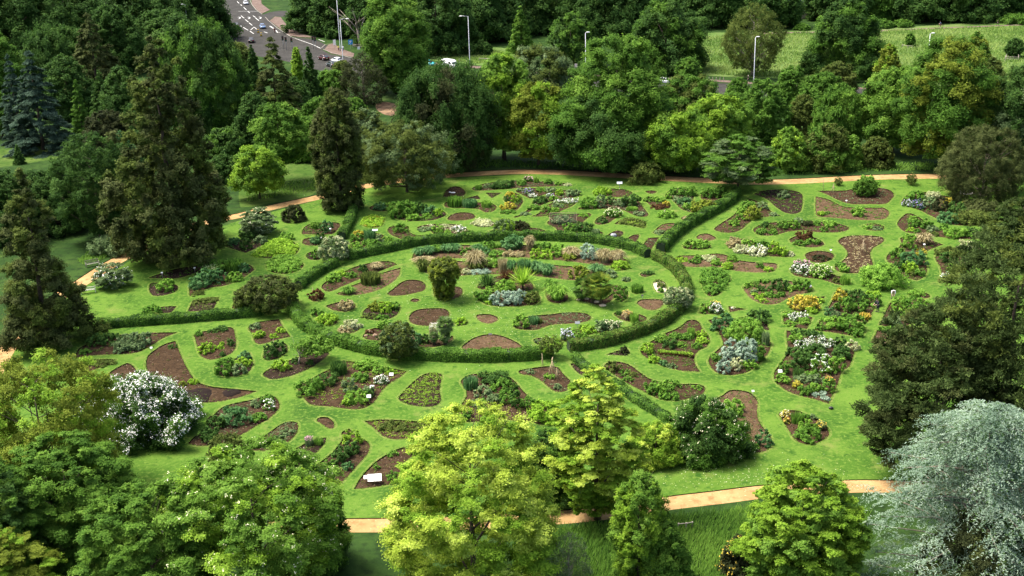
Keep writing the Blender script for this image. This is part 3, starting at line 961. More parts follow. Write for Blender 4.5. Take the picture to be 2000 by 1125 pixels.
bed('C', 'lens bed with rows of clumps', '-115,520 -90,490 -40,470 60,455 200,447 330,450 450,455 560,470 630,495 615,520 540,535 400,535 280,520 160,530 60,555 -20,562 -80,552',
    'dg m -60 455 12 502; mg b -85 508 -10 552; ol b 0 480 60 522; mg m 8 512 72 557; mg b 68 452 162 512; lg b 158 440 242 512; gg b 195 428 282 474; dk b 268 448 342 492; mg m 352 448 412 488; lg b 430 450 532 497; mg m 408 492 467 532')
bed('C', 'small oval bed of pale green leaves', '735,490 770,470 840,465 895,480 908,505 870,522 800,520 755,508', 'lg f 742 464 830 514; gg f 810 468 890 520', seeds='lg 1.5')
bed('C', 'oval bed with a russet bush', '165,595 190,575 240,560 330,570 400,590 440,630 400,648 320,652 240,640 190,620', 'ru b 218 533 350 612; mg m 198 598 292 642; mg b 290 590 402 634')
bed('C', 'small oval bed of dark brown leaves', '290,715 320,690 380,680 460,685 515,710 500,745 440,770 370,772 310,750', 'dk f 350 688 472 762', 'n', 'ru .8')
bed('C', 'hourglass bed with a wigwam of canes', '550,600 580,575 660,560 780,560 880,570 908,595 880,625 820,660 800,710 820,780 815,820 740,850 640,855 560,845 525,820 525,790 570,765 610,730 620,690 590,650 560,625',
    'mg b 528 768 600 812; lg b 560 800 632 852', seeds='st .9')
bed('C', 'bed of white and pink flowers', '180,850 180,800 220,770 300,765 380,800 470,850 560,880 630,900 635,930 590,950 520,935 420,905 300,890 220,875',
    'gg m+pk 195 760 332 822; gg m+wh 180 785 262 850; gg m+wh 235 800 337 877; lg b+cr 330 798 492 902; lg u 560 872 642 948; ol b 510 895 565 930')
bed('C', 'three-lobed bed reaching the right edge', '1010,465 1040,420 1090,385 1140,395 1200,430 1260,470 1330,500 1400,515 1480,515 1560,512 1640,530 1700,560 1690,580 1600,588 1480,585 1350,572 1200,550 1110,540 1060,525 1020,490',
    'lg m 1093 408 1172 457; mg b 1098 438 1192 497; mg b 1180 433 1272 512; yg f 1080 490 1152 530; mg m 1140 508 1192 542; gg b 1238 488 1327 532; ol f 1230 528 1327 567; lg b 1378 508 1537 587; mg m 1333 468 1412 522; dg b 1540 503 1632 537; mg m 1558 533 1627 582; mg b 1660 498 1732 557')
bed('C', 'big mixed flower border below the bench', '1040,310 1080,250 1130,230 1230,220 1330,240 1480,270 1600,300 1750,330 1780,400 1750,460 1680,480 1560,482 1450,478 1380,465 1310,425 1250,395 1180,360 1100,335',
    'mg b 1078 223 1222 297; bg m+pu 1130 288 1217 357; gg m+lv 1050 288 1132 337; gg b 1208 263 1312 362; dk b 1288 268 1402 382; yl b 1370 268 1442 322; dg b 1410 308 1542 402; yl m 1493 298 1557 337; bg m 1318 383 1477 472; cr b 1230 222 1342 272; br b 1535 298 1770 412; ol b 1468 385 1742 482; gg b 1440 262 1500 300')
bed('C', 'curving bed with a white sign', '925,730 950,695 1010,670 1040,620 1035,580 1090,565 1180,575 1260,590 1310,610 1370,630* 1290,660 1235,690 1225,740 1240,800 1240,850 1210,890 1160,912* 1090,890 1020,860 970,830 960,790 930,760',
    'lg b 1040 556 1152 672; st g 1150 538 1282 642; yl b 1160 668 1227 747; mg b 953 668 1062 752; bg b 1050 688 1217 812; yg b 1038 768 1152 857; dg m 968 753 1052 847; mg b 1145 828 1222 882; ol m 1090 845 1145 885')
bed('C', 'snaking bed by the dark pine', '1310,720 1360,690 1440,660 1520,640 1600,640 1680,660 1740,700 1680,730 1560,770 1500,800 1440,860 1400,890 1350,895 1355,850 1335,790 1310,750',
    'ol b 1328 663 1502 722; dg b 1340 698 1452 782; cr b 1488 608 1622 692; mg b 1540 678 1642 742; lg b 1388 788 1472 857; gg m+wh 1358 858 1432 897')
bed('F', 'wedge of soil with a light green clump by the gardeners', '1490,312* 1560,303 1640,290 1665,322 1600,332', 'lg b 1508 268 1625 317')
bed('B', 'small bare lens bed right of the hedge', '1440,575 1470,550 1530,545 1590,575 1580,592 1520,602 1470,595', '', 'l')
bed('B', 'half-moon bed filled with green leaves', '1335,645 1370,610 1440,605 1520,615 1550,645 1530,662 1450,672 1352,662*', 'lg b 1345 598 1440 662; lg b 1420 600 1537 664')
bed('B', 'long bed dotted with lime mounds', '1265,745 1310,718 1400,715 1500,712 1600,700 1680,715 1740,745 1860,765 2000,772 2060,778 2075,797 2050,835 2010,848 1900,848 1780,840 1700,825 1640,808 1500,805 1380,805 1320,795 1290,770',
    'yg f 1268 718 1378 772; mg m 1383 743 1467 787; mg b 1423 716 1482 757; cr f 1473 693 1612 767; lg m 1558 738 1637 797; lg m 1683 713 1762 772; yg b 1648 773 1722 827; mg m 1908 773 1967 822; yg m 1968 803 2037 842', 'l', 'ol .3')
bed('B', 'large oval bed of cream variegated plants', '1690,620 1720,595 1800,585 1900,600 2000,618 2040,620 2100,660 2190,690 2205,715 2150,728 2060,725 1960,718 1880,715 1800,700 1720,660',
    'st b 1688 588 1812 662; cr b 1730 640 1850 702; lg b 1790 594 1902 672; mg b 1880 605 2005 682; cr b+wh 1840 655 1990 722; yg b 2000 612 2090 712; yg b 2080 660 2160 725; cr m 2145 685 2205 727')
bed('B', 'heart-shaped bed filled by a clipped green shrub', '1470,875 1500,838 1600,832 1690,872 1695,905 1640,995 1600,1028 1540,1033 1505,995 1480,925', 'mg M 1.0')
bed('F', 'wide bed of many separate rounded clumps', '205,245 230,215 300,200 400,190 520,190 640,205 740,235 750,260 730,285 640,300 560,330 480,370 400,380 330,365 260,325 225,285',
    'lg m 213 203 256 252; lg m 248 203 292 247; mg m 288 203 342 252; mg b 318 183 417 217; dg b 320 238 380 282; dg m 375 240 432 287; dg b 430 188 562 282; mg b 588 188 660 262; mg b 640 192 738 282; lg b 540 233 612 282; gg m 263 263 312 297; yg m 273 288 327 317; yg m 328 293 377 327; yg m 298 308 347 342; mg m 373 278 452 327; mg m 438 298 482 332; mg b 468 283 532 327; yg f 325 333 402 367', 'l')
bed('E', 'square bed of white and yellow flowers', '1460,450* 1485,375* 1592,360* 1642,455*', 'lg b 1468 373 1562 452; gg m+yl 1540 358 1622 402; gg b+wh 1538 385 1642 457')
bed('E', 'small triangular bed with a pale stone', '1690,390* 1830,415* 1702,440*', 'cr f 1712 394 1745 412')
bed('F', 'narrow wedge bed with a dark green shrub', '160,485* 240,470 320,480 390,530 410,580* 340,570 300,540 220,510', 'dg b 243 428 398 540', 'd')
bed('E', 'large bed of silvery thistles', '1530,500* 1570,540 1610,590 1640,650 1650,690 1610,730 1560,770 1535,810 1545,860 1590,905 1660,928 1740,930 1820,915 1900,870 1970,800 2010,745 2025,690 2005,640 1960,590 1880,530 1780,495 1650,485',
    'bg m 1558 463 1742 622; lg m 1673 503 1957 692; sv b 1650 660 1790 820; sv b 1740 660 1917 847; sv b 1622 715 1730 845; mg b 1553 768 1642 827; mg b 1888 688 1982 832; gg u 1945 588 2012 702; sv b 1598 828 1702 922; cr b 1688 798 1792 902; lg b 1790 818 1902 892')
bed('F', 'bed of massed golden flowers', '560,400* 600,370 660,340 780,320 845,315* 775,440* 680,440', 'yl b+yl 570 325 700 432; yl b+yl 660 322 792 437; yg m 770 328 832 372; yg b 698 398 782 452')
bed('F', 'grid bed of white flowers', '515,440* 580,430 750,480* 705,570* 600,555 520,525*', 'gg m+wh 560 453 652 512; lg b 518 438 602 482; gg b+wh 618 453 722 502; lg f 518 498 622 552; lg b 638 488 722 537')
bed('F', 'grid bed beside the standing gardener', '900,350 930,280 1010,280 1150,285 1275,315* 1180,520* 1050,500 840,460* 870,400',
    'yl b 903 263 1012 372; dg b 1008 273 1162 382; mg b 928 333 1067 447; yg b 1145 283 1275 335; mg b 1150 310 1272 402; mg b 1068 368 1172 452; bg b 848 403 922 472; yl m+og 1113 446 1192 502; gg b 898 433 962 482')
bed('F', 'grid bed with one big leafy clump', '765,580* 805,500* 900,485 1170,560* 1130,640* 950,605', 'mg m 773 523 842 582; lg b 838 483 992 582; mg b 950 466 1132 607; mg b 1058 578 1142 642; lg m 808 483 872 512')
bed('F', 'leafy bed right of the straight grass strip', '1270,540* 1355,365 1420,330 1620,340 1650,420 1520,530 1400,560', 'lg b 1350 328 1502 452; mg b 1460 330 1622 472; gg b 1308 473 1442 557; mg b 1428 438 1542 522; lg b 1560 355 1660 460')
bed('F', 'small bed half hidden by the dark pine', '1215,660* 1255,575* 1320,565 1480,580 1470,640 1350,690', 'mg b 1338 558 1492 642; mg m 1258 553 1332 592')
bed('F', 'big crowded bed beside the dark pine', '545,580* 600,590 700,610 850,640 1000,670 1105,690* 1060,800 1040,860 980,900 940,1015 890,1120 875,1155* 780,1125 660,1095 560,1060 490,1015 455,975 445,935 455,895 510,820 555,740 545,650',
    'dg b 588 573 692 622; dg b 688 583 802 637; lg b 558 608 682 702; gg m+wh 608 663 742 727; gg b+wh 728 648 902 742; dg b 908 638 1002 722; cr m 1003 658 1107 747; gg m 928 698 1002 762; dg b 648 708 847 832; dg b 543 718 652 792; dg b 888 718 1052 822; dg b 568 768 722 902; mg b 478 833 572 932; lg b+wh 733 788 890 932; lg b 860 790 987 925; mg m 698 903 802 962; dg u 588 878 682 962; lg b 468 928 562 1002; gg b 608 933 722 1002; gg b 710 935 822 1010; yl b 588 978 662 1037; mg b+og 838 948 907 1000; mg b 818 968 927 1072; mg b 638 1018 742 1092; lg b 718 998 802 1062; sv m 743 1068 802 1102; sv m 808 1058 862 1087; sv m 808 1083 852 1117; sv m 838 1098 887 1132')
# --- lower right
bed('E', 'triangular bed with a clipped dwarf row', '1005,735 1015,700 1080,670 1180,610 1280,570 1340,530 1370,505 1420,497 1460,515 1490,570 1530,620 1545,660 1520,710 1460,740 1430,780 1425,820 1440,860 1470,905* 1350,900 1240,880 1130,840 1060,800 1015,770',
    'yg b 1008 688 1122 772; dg b 1183 652 1292 732; mg b 1228 608 1312 657; lg m 1288 668 1362 717; lg b 1108 623 1222 692; yg m 1433 583 1517 637; yg m 1438 633 1527 687; lg u 1368 558 1432 642; mg b 1318 608 1412 662; mg m 1408 678 1482 727; yg m 1063 783 1157 842; bg m 1148 818 1217 867; gg f 1198 838 1282 882; lg b 1170 640 1230 690', 'n', 'mg .8')
bed('J', 'long drumstick bed below the triangular bed', '720,130 760,107 830,105 920,130 1000,190 1080,240 1180,265 1300,280 1440,280 1500,297 1508,330 1470,370 1380,395 1280,412 1180,405 1100,375 1000,325 920,285 850,240 780,195 730,155',
    'ol b 738 108 842 192; mg f 828 148 922 215; ol f 900 165 982 232; mg f 868 208 952 267; mg b 1038 268 1172 372; lg b 1128 268 1222 387; mg b 1188 258 1312 332; mg b 1148 350 1302 410; lg f 1398 283 1482 332', 'n', 'mg .6')
bed('E', 'tiny triangular bed with a dark ball shrub', '735,770* 840,735 900,720 905,780*', 'dk m 845 706 912 772', 'd')
bed('J', 'pointed bed with a bamboo wigwam', '48,185 70,170 180,152 300,140 360,150 400,200 430,230 460,260 440,300 430,330 370,345 320,330 270,290 220,250 150,215 80,205', 'gg f 108 163 182 202; lg b 263 203 342 247; gg b 328 283 392 322', 'n', 'gg .3')
bed('J', 'bed with a white label behind the big dark bush', '1585,410 1640,370 1700,330 1760,325 1840,340 1890,370 1920,420 1915,500 1930,570 1970,630 2020,690 2030,750 1980,805 1920,815 1850,805 1790,780 1760,700 1740,560 1660,450', 'lg b 1625 418 1800 545; bg m 1900 640 2035 775; mg b 1850 745 1935 808', 'l')
bed('K', 'pear-shaped flower bed at lower right', '562,520 575,500 620,485 700,487 770,510 850,545 920,600 960,650 950,690 900,725 840,748 770,750 700,725 670,690 640,640 600,580',
    'yl b+cr 578 495 652 542; go m+og 600 545 650 592; mg u 655 505 760 602; mg b 730 515 800 565; lg m 722 563 862 672; mg b 700 640 885 735; gg b+yl 860 572 932 642; gg f 790 515 860 560', 'n', 'ru .9')
# --- lower left
bed('H', 'large mixed bed below the ring hedge', '318,290 400,260 500,200 620,140 680,95* 760,105 900,130 1050,155 1180,180* 1120,230 1040,280 980,340 940,400 900,440 840,470 770,478 680,470 560,455 440,445 400,420 360,370 325,320',
    'mg b 328 260 512 384; dg b 468 210 632 314; dg u 583 105 717 224; lg m 698 332 882 452; gg b 678 246 797 368; lg b 788 108 952 184; lg b 920 145 1030 205; yg f 1010 160 1102 214; gg m+wh 928 226 1032 288; mg b 758 198 882 274; gg b 843 300 922 372; yg b 678 396 742 452; dg b 830 330 915 400', 'n', 'yg .9')
bed('H', 'teardrop bed of rows of seedlings', '1115,385 1150,340 1220,270 1290,215 1360,192 1440,200 1452,230 1440,290 1435,340 1447,400 1430,435 1370,458 1280,455 1190,440 1125,410', '', 'd', 'yg 3.2')
bed('H', 'shrub bed behind the golden tree', '1600,260 1650,215 1740,198 1900,205 2000,240 2075,320 2130,375 2200,430 2230,460 2150,560 2100,580 1950,560 1800,575 1600,575 1560,560 1540,525 1560,490 1610,430 1640,380 1640,330',
    'bg u 1618 226 1742 332; dg b 1758 196 1962 294; mg b 1848 256 2012 354; gg b 1713 305 1852 402; gg m 1808 366 1912 442; mg b 1898 336 2042 442; gg b 1668 406 1762 472; lg b 1738 398 1802 442; mg b 1556 486 1682 572; dg b 1985 275 2062 482; mg b 2058 390 2192 478', 'n', 'yg .4')
bed('J', 'round bed filled by a variegated lime mound', '135,545 160,490 220,455 300,450 360,490 378,540 330,585 240,598 170,580', 'yg m 125 438 385 600')
bed('H', 'tiny bare bean-shaped bed', '470,565 500,540 560,540 605,575 617,610 590,630 550,620 510,590')
bed('H', 'boat-shaped bed of olive seedlings', '848,570* 960,558 1100,560 1240,570 1340,580 1400,615 1465,662* 1350,685 1200,705 1080,712 1010,695 960,660 910,615', 'ol f 960 565 1180 650; ol f 1150 575 1330 665', 'n', 'yg 2.0')
bed('H', 'tapering bed with two white boards', '1440,738* 1350,740 1200,765 1100,790 1020,830 930,890 850,970 790,1050 765,1100* 900,1090 1020,1070 1090,1050 1120,990 1140,920 1190,870 1270,830 1360,780',
    'mg b 1178 756 1232 828; mg b 1222 752 1272 812; mg m 1028 802 1107 852; mg m 918 902 967 952; mg b 1028 966 1107 1062', 'n', 'ol .5')
bed('H', 'long bed with a dark hedge-like row', '670,655 735,628* 745,650 800,690 870,730 890,770 870,830 800,910 720,1000 630,1085* 560,1080 490,1055 420,1000 410,940* 500,890 590,820 640,760 675,710',
    'yg m 678 642 828 772; dg b 690 740 812 850; dg b 640 770 740 880; dg b 600 810 700 920; mg m 513 882 592 972; mg m 558 882 642 977; bg m 678 896 767 957; bg b 418 932 512 992; lg b 488 956 552 1012', 'n', 'ol .3')
bed('H', 'finger-shaped bed with pink spikes', '220,850 260,810 340,770 400,735 480,715 548,695* 545,730 500,790 430,850 330,920 240,960 180,960', 'gg u+pk 383 688 452 772; mg u 448 703 532 762; lg b 218 858 332 932', 'd', 'ol 1.5')
bed('H', 'finger-shaped bed of strappy grey seedlings', '330,600 320,580 270,572 200,590 100,660 0,725 -60,770 -100,790 0,800 100,800 200,770 290,700 325,650', 'gg f 10 690 120 780; gg f 120 660 230 740; gg f 185 598 292 690', 'n', 'gg 2.0')
bed('G', 'lower left bed with vivid shrub', '1225,930 1240,880 1290,820 1360,770 1480,740 1600,715 1710,680* 1760,710 1785,760 1770,810 1700,870 1600,930 1500,990 1400,1040 1280,1075 1150,1085 1065,1065* 1120,1010 1200,965',
    'bg b 1338 800 1547 937; dk f 1228 800 1340 900; dg b 1240 860 1370 965; dg f 1360 775 1480 820; mg m 1573 832 1682 897; lg m+wh 1658 726 1742 812; mg b 1638 696 1742 762; gg m 1558 722 1642 787; dg b 1168 952 1332 1067', 'n', 'gg .8')
bed('G', 'leaf-shaped bed with a grey-green shrub', '190,370 220,320 290,285 400,240 530,215 700,205 850,197 990,197* 880,240 780,300 700,345 600,365 440,370 300,380 195,397*',
    'gg b 473 286 602 362; gg b 538 216 692 332; gg b 638 206 787 322; gg b 568 268 722 342; dg b 288 226 420 310; dg b 400 215 542 305; mg m 228 328 312 372')
bed('G', 'narrow crescent bed at the lower left', '190,430* 260,415 380,405 510,408* 420,455 330,490 250,510 210,470', 'ol f 198 408 350 465; ol f 320 402 482 468')
bed('G', 'bare rounded bed behind the white-flowering tree', '405,560 430,530 500,480 590,437 630,450 680,510 720,570 740,620 600,660 420,660 407,620')
bed('G', 'great bare brown bed with two dark patches', '740,440 755,380 800,340 880,290 970,262* 1000,340 1030,410 1070,490 1110,550 1170,595 1260,620 1400,635 1610,655* 1500,695 1380,725 1240,745 1100,738 1000,705 900,640 820,580 770,530 745,485',
    'yg m 1073 562 1152 607; go m 1003 576 1057 622; dg f 918 268 982 324', 'n', 'ol .2')
bed('G', 'shield-shaped bed with one lime mound', '1115,215 1160,195 1240,180 1330,160 1415,160 1440,230 1445,290 1430,340 1370,380 1290,405 1220,408 1160,370 1140,310 1125,250',
    'yg m 1153 282 1287 367; mg b 1128 183 1187 227; yg m 1298 293 1352 332; yg m 1318 268 1352 302; dg b 1378 250 1427 307; dg f 1228 165 1300 205; dg b 1295 150 1382 192; dg m 1318 348 1362 387', 'n', 'ol .3')
bed('G', 'squarish bed of pale small clumps', '1540,160 1580,125 1680,105 1780,93* 1810,150 1870,230* 1760,255 1680,280 1620,290 1590,270 1570,210', 'gg b 1558 128 1637 177; yg b 1588 188 1667 247; yg b 1763 163 1832 207; yg f 1698 206 1772 244', 'n', 'ol .3')
bed('G', 'rounded bed of four close-packed shrubs', '1280,500 1290,450 1340,420 1440,400 1490,370 1545,350* 1570,400 1575,450 1550,500 1490,530 1400,542 1330,535', 'mg b 1278 406 1442 542; bg m 1468 345 1557 417; yg b 1448 402 1562 472; gg m 1413 452 1532 542', 'd')
bed('full', 'small dark bed with a short cane wigwam', '514,700 519,680 533,673 555,670 562,684 547,698 526,704', 'dg b 516 672 545 702; dg b 534 668 561 695', 'd')
bed('full', 'bed under the gnarled pale-branched tree', '513,732 526,720 562,705 604,691 636,687 643,691 626,706 604,720 569,734 533,741', 'yg b 534 705 564 727; dg m 570 698 586 712; dg m 598 702 612 713', 'd', 'ol .4')
bed('J', 'shaded bed left of the cut-off hedge', '458,125 480,118 560,150 640,190 640,215 560,215 500,180', '', 'd')
# --- inside the ring
bed('A', 'upper arc bed of grasses', '820,735 840,690 900,660 1000,640 1150,632 1300,635 1500,628 1700,635 1900,645 2050,662 2200,690 2400,720 2500,760 2350,795 2200,780 2050,762 1900,748 1750,735 1600,725 1450,727 1300,735 1150,738 1000,740 880,755 830,760',
    'bg g 828 648 930 735; bg g 900 640 1002 722; mg g 960 632 1062 702; bg g 1038 626 1132 702; bg g 1098 622 1202 702; mg b 1198 656 1282 732; bg g 1288 628 1392 692; mg b 1338 618 1462 682; bg m 1360 658 1442 722; mg b 1398 683 1542 728; bg b 1530 573 1702 683; st g 1700 556 1782 683; mg b 1790 618 1902 684; yg b 1748 668 1830 742; yg b 1820 675 1922 745; lg b 1898 628 2012 692; lg b 1890 660 2002 732; go b 1988 700 2102 757; st g 1998 648 2132 742; sv b 2133 636 2272 758; st g 2258 660 2380 785; st g 2360 668 2490 785; st b 1530 688 1682 727; mg u 1400 628 1520 662', 'l', 'ol .4')
bed('A', 'lower arc bed of grasses', '860,800 900,765 1050,750 1190,760 1400,765 1600,770 1800,775 1930,790 2150,810 2300,850 2420,870 2350,895 2200,905 2080,910 1900,890 1700,868 1500,862 1300,868 1150,875 1000,870 930,850',
    'ol g 850 740 960 852; st g 830 725 1000 790; st g 1238 676 1402 832; ol g 1240 740 1410 835; lg b 1400 748 1502 817; st u 1488 738 1572 852; bg g 1553 748 1642 852; bg u 1640 748 1752 862; bg g 1738 758 1852 862; bg g 1818 778 1932 882; sv f 1270 812 1422 867; cr m 1208 818 1272 867; go b 2058 808 2192 907; bg g 2200 782 2322 862; gg b 2318 833 2417 892', 'l')
bed('B', 'round lime bed at the end of the arc beds', '772,805 790,778 840,762 900,780 915,805 890,828 830,832', 'yg m 773 762 907 832')
bed('A', 'oval bed of spiky rosette plants', '1330,960 1400,900 1550,870 1700,890 1765,950 1755,985 1650,1000 1500,995 1380,985', 'dg s 1322 876 1492 978; ru s 1498 846 1612 928; yg s 1603 866 1768 1008; lg f 1388 918 1500 1000; lg b 1480 915 1622 1002')
bed('A', 'oval bed with a big silver-blue mat', '1310,1040 1350,1010 1500,1000 1700,1010 1810,1030 1815,1070 1770,1100 1600,1115 1450,1110 1380,1090', 'mg b 1308 1002 1442 1082; yg m 1398 1048 1462 1102; sv b 1443 1002 1580 1110; sv b 1550 1000 1697 1110; ol b 1688 1008 1817 1102')
bed('B', 'round bed of fountain grass left of the palms', '255,990 290,960 400,990 438,1030 430,1070 360,1090 290,1075', 'mg g 240 903 362 1002; lg g 272 946 438 1087')
bed('A', 'bed at the foot of the upright golden-green bush', '985,1000 1010,960 1180,960 1215,1000 1180,1045 1080,1060 1010,1040', '', 'n')
bed('B', 'bed at the foot of the palms', '505,1060 560,1040 700,1060 790,1000 780,960 830,950 900,1000 900,1050 850,1075 810,1040 760,1080 690,1105 600,1085', 'mg b 800 955 907 1078', 'n')
bed('B', 'tiny bed with one dark green plant', '1000,860 1040,840 1100,845 1105,865 1060,882 1015,880', 'dg b 1028 838 1107 866')
bed('B', 'tiny bed with a grey cushion', '855,908 880,890 920,900 925,918 890,925', 'gg m 858 885 922 922')
bed('B', 'tiny round bed with a leafy green tuft', '935,1000 960,980 1010,980 1025,1000 1000,1015 960,1015', 'mg u 928 943 1027 1015')
bed('B', 'pale sandy oval with three plants', '1100,940 1110,915 1150,905 1190,925 1210,980 1190,1008 1140,1005 1115,975', 'ol m 1128 928 1197 966; mg m 1135 968 1187 1006; ol f 1113 903 1167 927', 's')
bed('E', 'bare rounded bed beside the ring hedge', '975,365 1010,340 1100,335 1190,345 1185,375 1150,410 1090,425 1020,405', '', 'l')
bed('E', 'bed with an orange grass tuft', '795,455 820,435 880,440 980,450 1050,480 1040,505 980,525 900,510 840,490', 'st g+og 863 423 932 502; lg u 918 446 992 522; dg u 808 428 862 462')
bed('E', 'pale flower border hugging the ring hedge', '380,660 420,600 520,570 660,550 760,520 830,530 840,555 760,580 650,600 560,630 460,660',
    'gg b+lv 380 576 472 672; lg b 458 588 542 652; yg b 528 548 662 604; gg b 648 508 742 600; gg b+cr 698 516 842 592; lg m 538 598 592 642', 'n')
bed('E', 'kidney bed with ferny clumps at one end', '20,555 60,500 140,470 300,455 440,440 560,445 615,470 610,500 540,520 420,530 300,540 200,575 100,578 40,570', 'lg b 18 462 132 568; bg u 123 472 217 542; ol u 198 486 242 532', 'n', 'gg .9')
bed('E', 'tiny bed beside the small hedge tree', '165,660 200,640 260,650 270,690 200,690', 'gg f 180 648 255 690')
bed('D', 'upper half of the split oval bed', '272,245 300,205 400,150 470,110 580,70 700,45 800,40 865,65* 700,130 560,185 440,235 350,275 310,275', 'dg m 563 63 632 127; st g 658 48 752 112; lg b 308 148 432 217; yg b 388 118 462 162; mg m 468 128 542 177')
bed('D', 'lower half of the split oval bed', '385,295* 500,235 600,195 720,140 890,90* 880,150 830,200 750,250 650,285 540,305 440,308', 'ol u 576 132 742 237; mg g 428 240 537 306', 'l')
bed('D', 'bare teardrop bed left of the upright bush', '785,290 820,265 880,215 930,190 1000,185 1060,200 1088,235 1070,270 1000,290 900,308 810,310')
bed('D', 'small round bed with a russet tuft at the left gap', '180,335 210,310 260,310 285,330 260,350 210,355', 'ru b 185 268 285 352')
bed('D', 'pointed lens bed with straw-coloured stems', '302,390* 380,365 470,355 530,370 535,395 500,425 440,435 370,425', 'st b 418 353 532 432')
bed('D', 'oval bed with a spreading yellow-green shrub', '590,460 620,410 700,380 800,370 870,380 880,420 860,460 790,495 710,503 640,490', 'go b 638 366 760 440; yg b 720 372 832 450; mg b 798 363 880 425; ol f 598 438 702 497; mg f 690 460 800 500', 'd')
bed('D', 'tiny bare oval bed in the ring lawn', '965,350 985,333 1020,333 1038,348 1010,360 980,358')
bed('D', 'large bare dark oval bed in the ring', '955,480 980,440 1040,415 1140,408 1230,412 1268,440 1260,480 1200,520 1120,545 1030,540 970,520')
bed('D', 'tiny bed right of the yuccas', '1310,520 1340,500 1390,500 1412,520 1390,540 1340,542', 'yg b 1310 486 1412 540')
bed('D', 'bare rounded triangle bed in the ring lawn', '1480,465 1510,455 1590,455 1640,475 1652,495 1620,520 1570,528 1520,515 1490,490', '', 'l')
bed('D', 'wide bare half-moon bed by the front hedge', '1368,710 1400,680 1460,640 1540,615 1620,612 1700,630 1790,670 1835,705 1800,728 1700,738 1500,738 1400,732', '', 'l')
bed('D', 'rock garden bed behind the front hedge', '595,635 620,590 700,560 800,580 950,600 1100,640 1250,650 1290,620 1300,650 1240,690 1130,715 1000,720 900,680 760,665 650,655',
    'ru f 608 570 690 612; br f 690 600 762 660; lg b 708 506 802 577; bg b 988 606 1060 692; dg b 1050 610 1115 690; ol b 930 650 1005 720')
bed('D', 'round bed of cream and straw leaves', '405,590 430,545 500,520 560,540 570,570 520,600 440,605', 'cr b 440 508 574 580; st f 402 540 520 606')
bed('D', 'round bed filled by a lime bush at the left', '250,510 290,490 370,490 395,515 360,540 280,540', 'yg b 244 463 397 546')
bed('D', 'tiny round bed with a dark green mound', '195,455 230,440 275,445 280,462 240,473 205,470', 'mg m 188 408 287 474')

# ------------------------------------------------------------------ ground, paths, road
def poly_px(s, smooth=True, step=2.0):
    if smooth:
        return smooth_poly('full', s, step)
    return np.array([at(*map(float, w.split(',')))[:2] for w in s.split()])


def band(line, half):
    T = np.gradient(line, axis=0)
    T /= np.linalg.norm(T, axis=1, keepdims=True)
    Nn = np.stack([-T[:, 1], T[:, 0]], 1)
    half = np.asarray(half).reshape(-1, 1)
    return np.concatenate([line + Nn * half, (line - Nn * half)[::-1]])


# centre lines of the tan paths in photo pixels
top_line = smooth_poly('full', '-120,860 -40,770 2,695 30,655 62,622 110,583 165,548 222,512 295,476 380,440 470,420 530,405 625,384 700,366 790,351 860,344 930,339 1000,335.5 1080,336 1180,341 1300,348 1400,353 1480,355.5 1570,353 1660,348 1740,345 1840,344 1960,347 2120,352', 1.2, closed=False)
bot_line = smooth_poly('full', '420,1042 540,1030 670,1026 770,1025 930,1020 1090,1010 1190,1000 1300,983 1400,971 1500,959 1640,950 1720,949 1850,953 2000,960 2200,972', 1.2, closed=False)
pos = np.linspace(0, 1, len(top_line))
TOP_PATH = band(top_line, np.interp(pos, [0, .2, .45, .6, 1], [1.25, 1.3, 1.5, 1.7, 1.7]))
BOT_PATH = band(bot_line, 1.2)
LAWN = poly_px('-60,790 20,700 45,652 110,596 165,560 295,486 470,430 700,370 860,348 1080,338 1300,350 1480,357 1660,350 1840,346 2120,354 2500,600 2400,940 1850,960 1640,957 1500,966 1300,990 1090,1018 770,1034 540,1040 300,1040 60,960 -120,900', False)
MEADOW = poly_px('1330,70 1500,62 1720,55 2200,36 2400,120 2200,186 1850,168 1700,160 1530,154 1420,150 1340,140')
VERGE = poly_px('800,108 860,94 960,92 1010,100 1000,128 940,128 870,120 805,114')
CLEARING = poly_px('735,203 752,199 778,205 784,216 775,226 752,224 736,214')
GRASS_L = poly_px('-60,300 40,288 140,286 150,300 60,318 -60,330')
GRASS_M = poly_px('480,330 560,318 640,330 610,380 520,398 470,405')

bed_polys = [smooth_poly(b[0], b[2]) for b in BEDS]
FULL = np.array([(-420, -40), (420, -40), (620, 900), (-620, 900)], float)
layers = [('ground', FULL), ('meadow', MEADOW), ('meadow', VERGE), ('clearing', CLEARING), ('glade', GRASS_L), ('glade', GRASS_M), ('lawn', LAWN), ('path', TOP_PATH), ('path', BOT_PATH)]


def offset(p, r):
    p = ccw(p)
    t = np.roll(p, -1, 0) - np.roll(p, 1, 0)
    t /= np.linalg.norm(t, axis=1, keepdims=True) + 1e-9
    return p + np.stack([t[:, 1], -t[:, 0]], 1) * r


layers += [('edge', offset(p, .26)) for p in bed_polys]
layers += [('bed', p) for p in bed_polys]
vin, fin, eid = [], [], 0
for nm, p in layers:
    b = len(vin)
    p = ccw(p)
    vin += [Vector((float(q[0]), float(q[1]))) for q in p]
    fin.append(list(range(b, b + len(p))))
# sparse interior points so that big sheets are not made of slivers
rngg = np.random.default_rng(3)
cv, ce, cf, ov, oe, of = delaunay_2d_cdt(vin, [], fin, 0, 1e-4)
kinds = dict(ground=0, meadow=1, clearing=2, lawn=3, path=4, bed=5, edge=6, glade=7)
prio = {'glade': 1.5, 'edge': 3.5, 'bed': 5, 'path': 4, 'lawn': 3, 'clearing': 2, 'meadow': 1, 'ground': 0}
groups = {k: [] for k in kinds}
for f, o in zip(cf, of):
    if not o:
        continue
    k = max((layers[i][0] for i in o), key=lambda a: prio[a])
    groups[k].append(tuple(f))
V2 = np.array([(v.x, v.y) for v in cv])


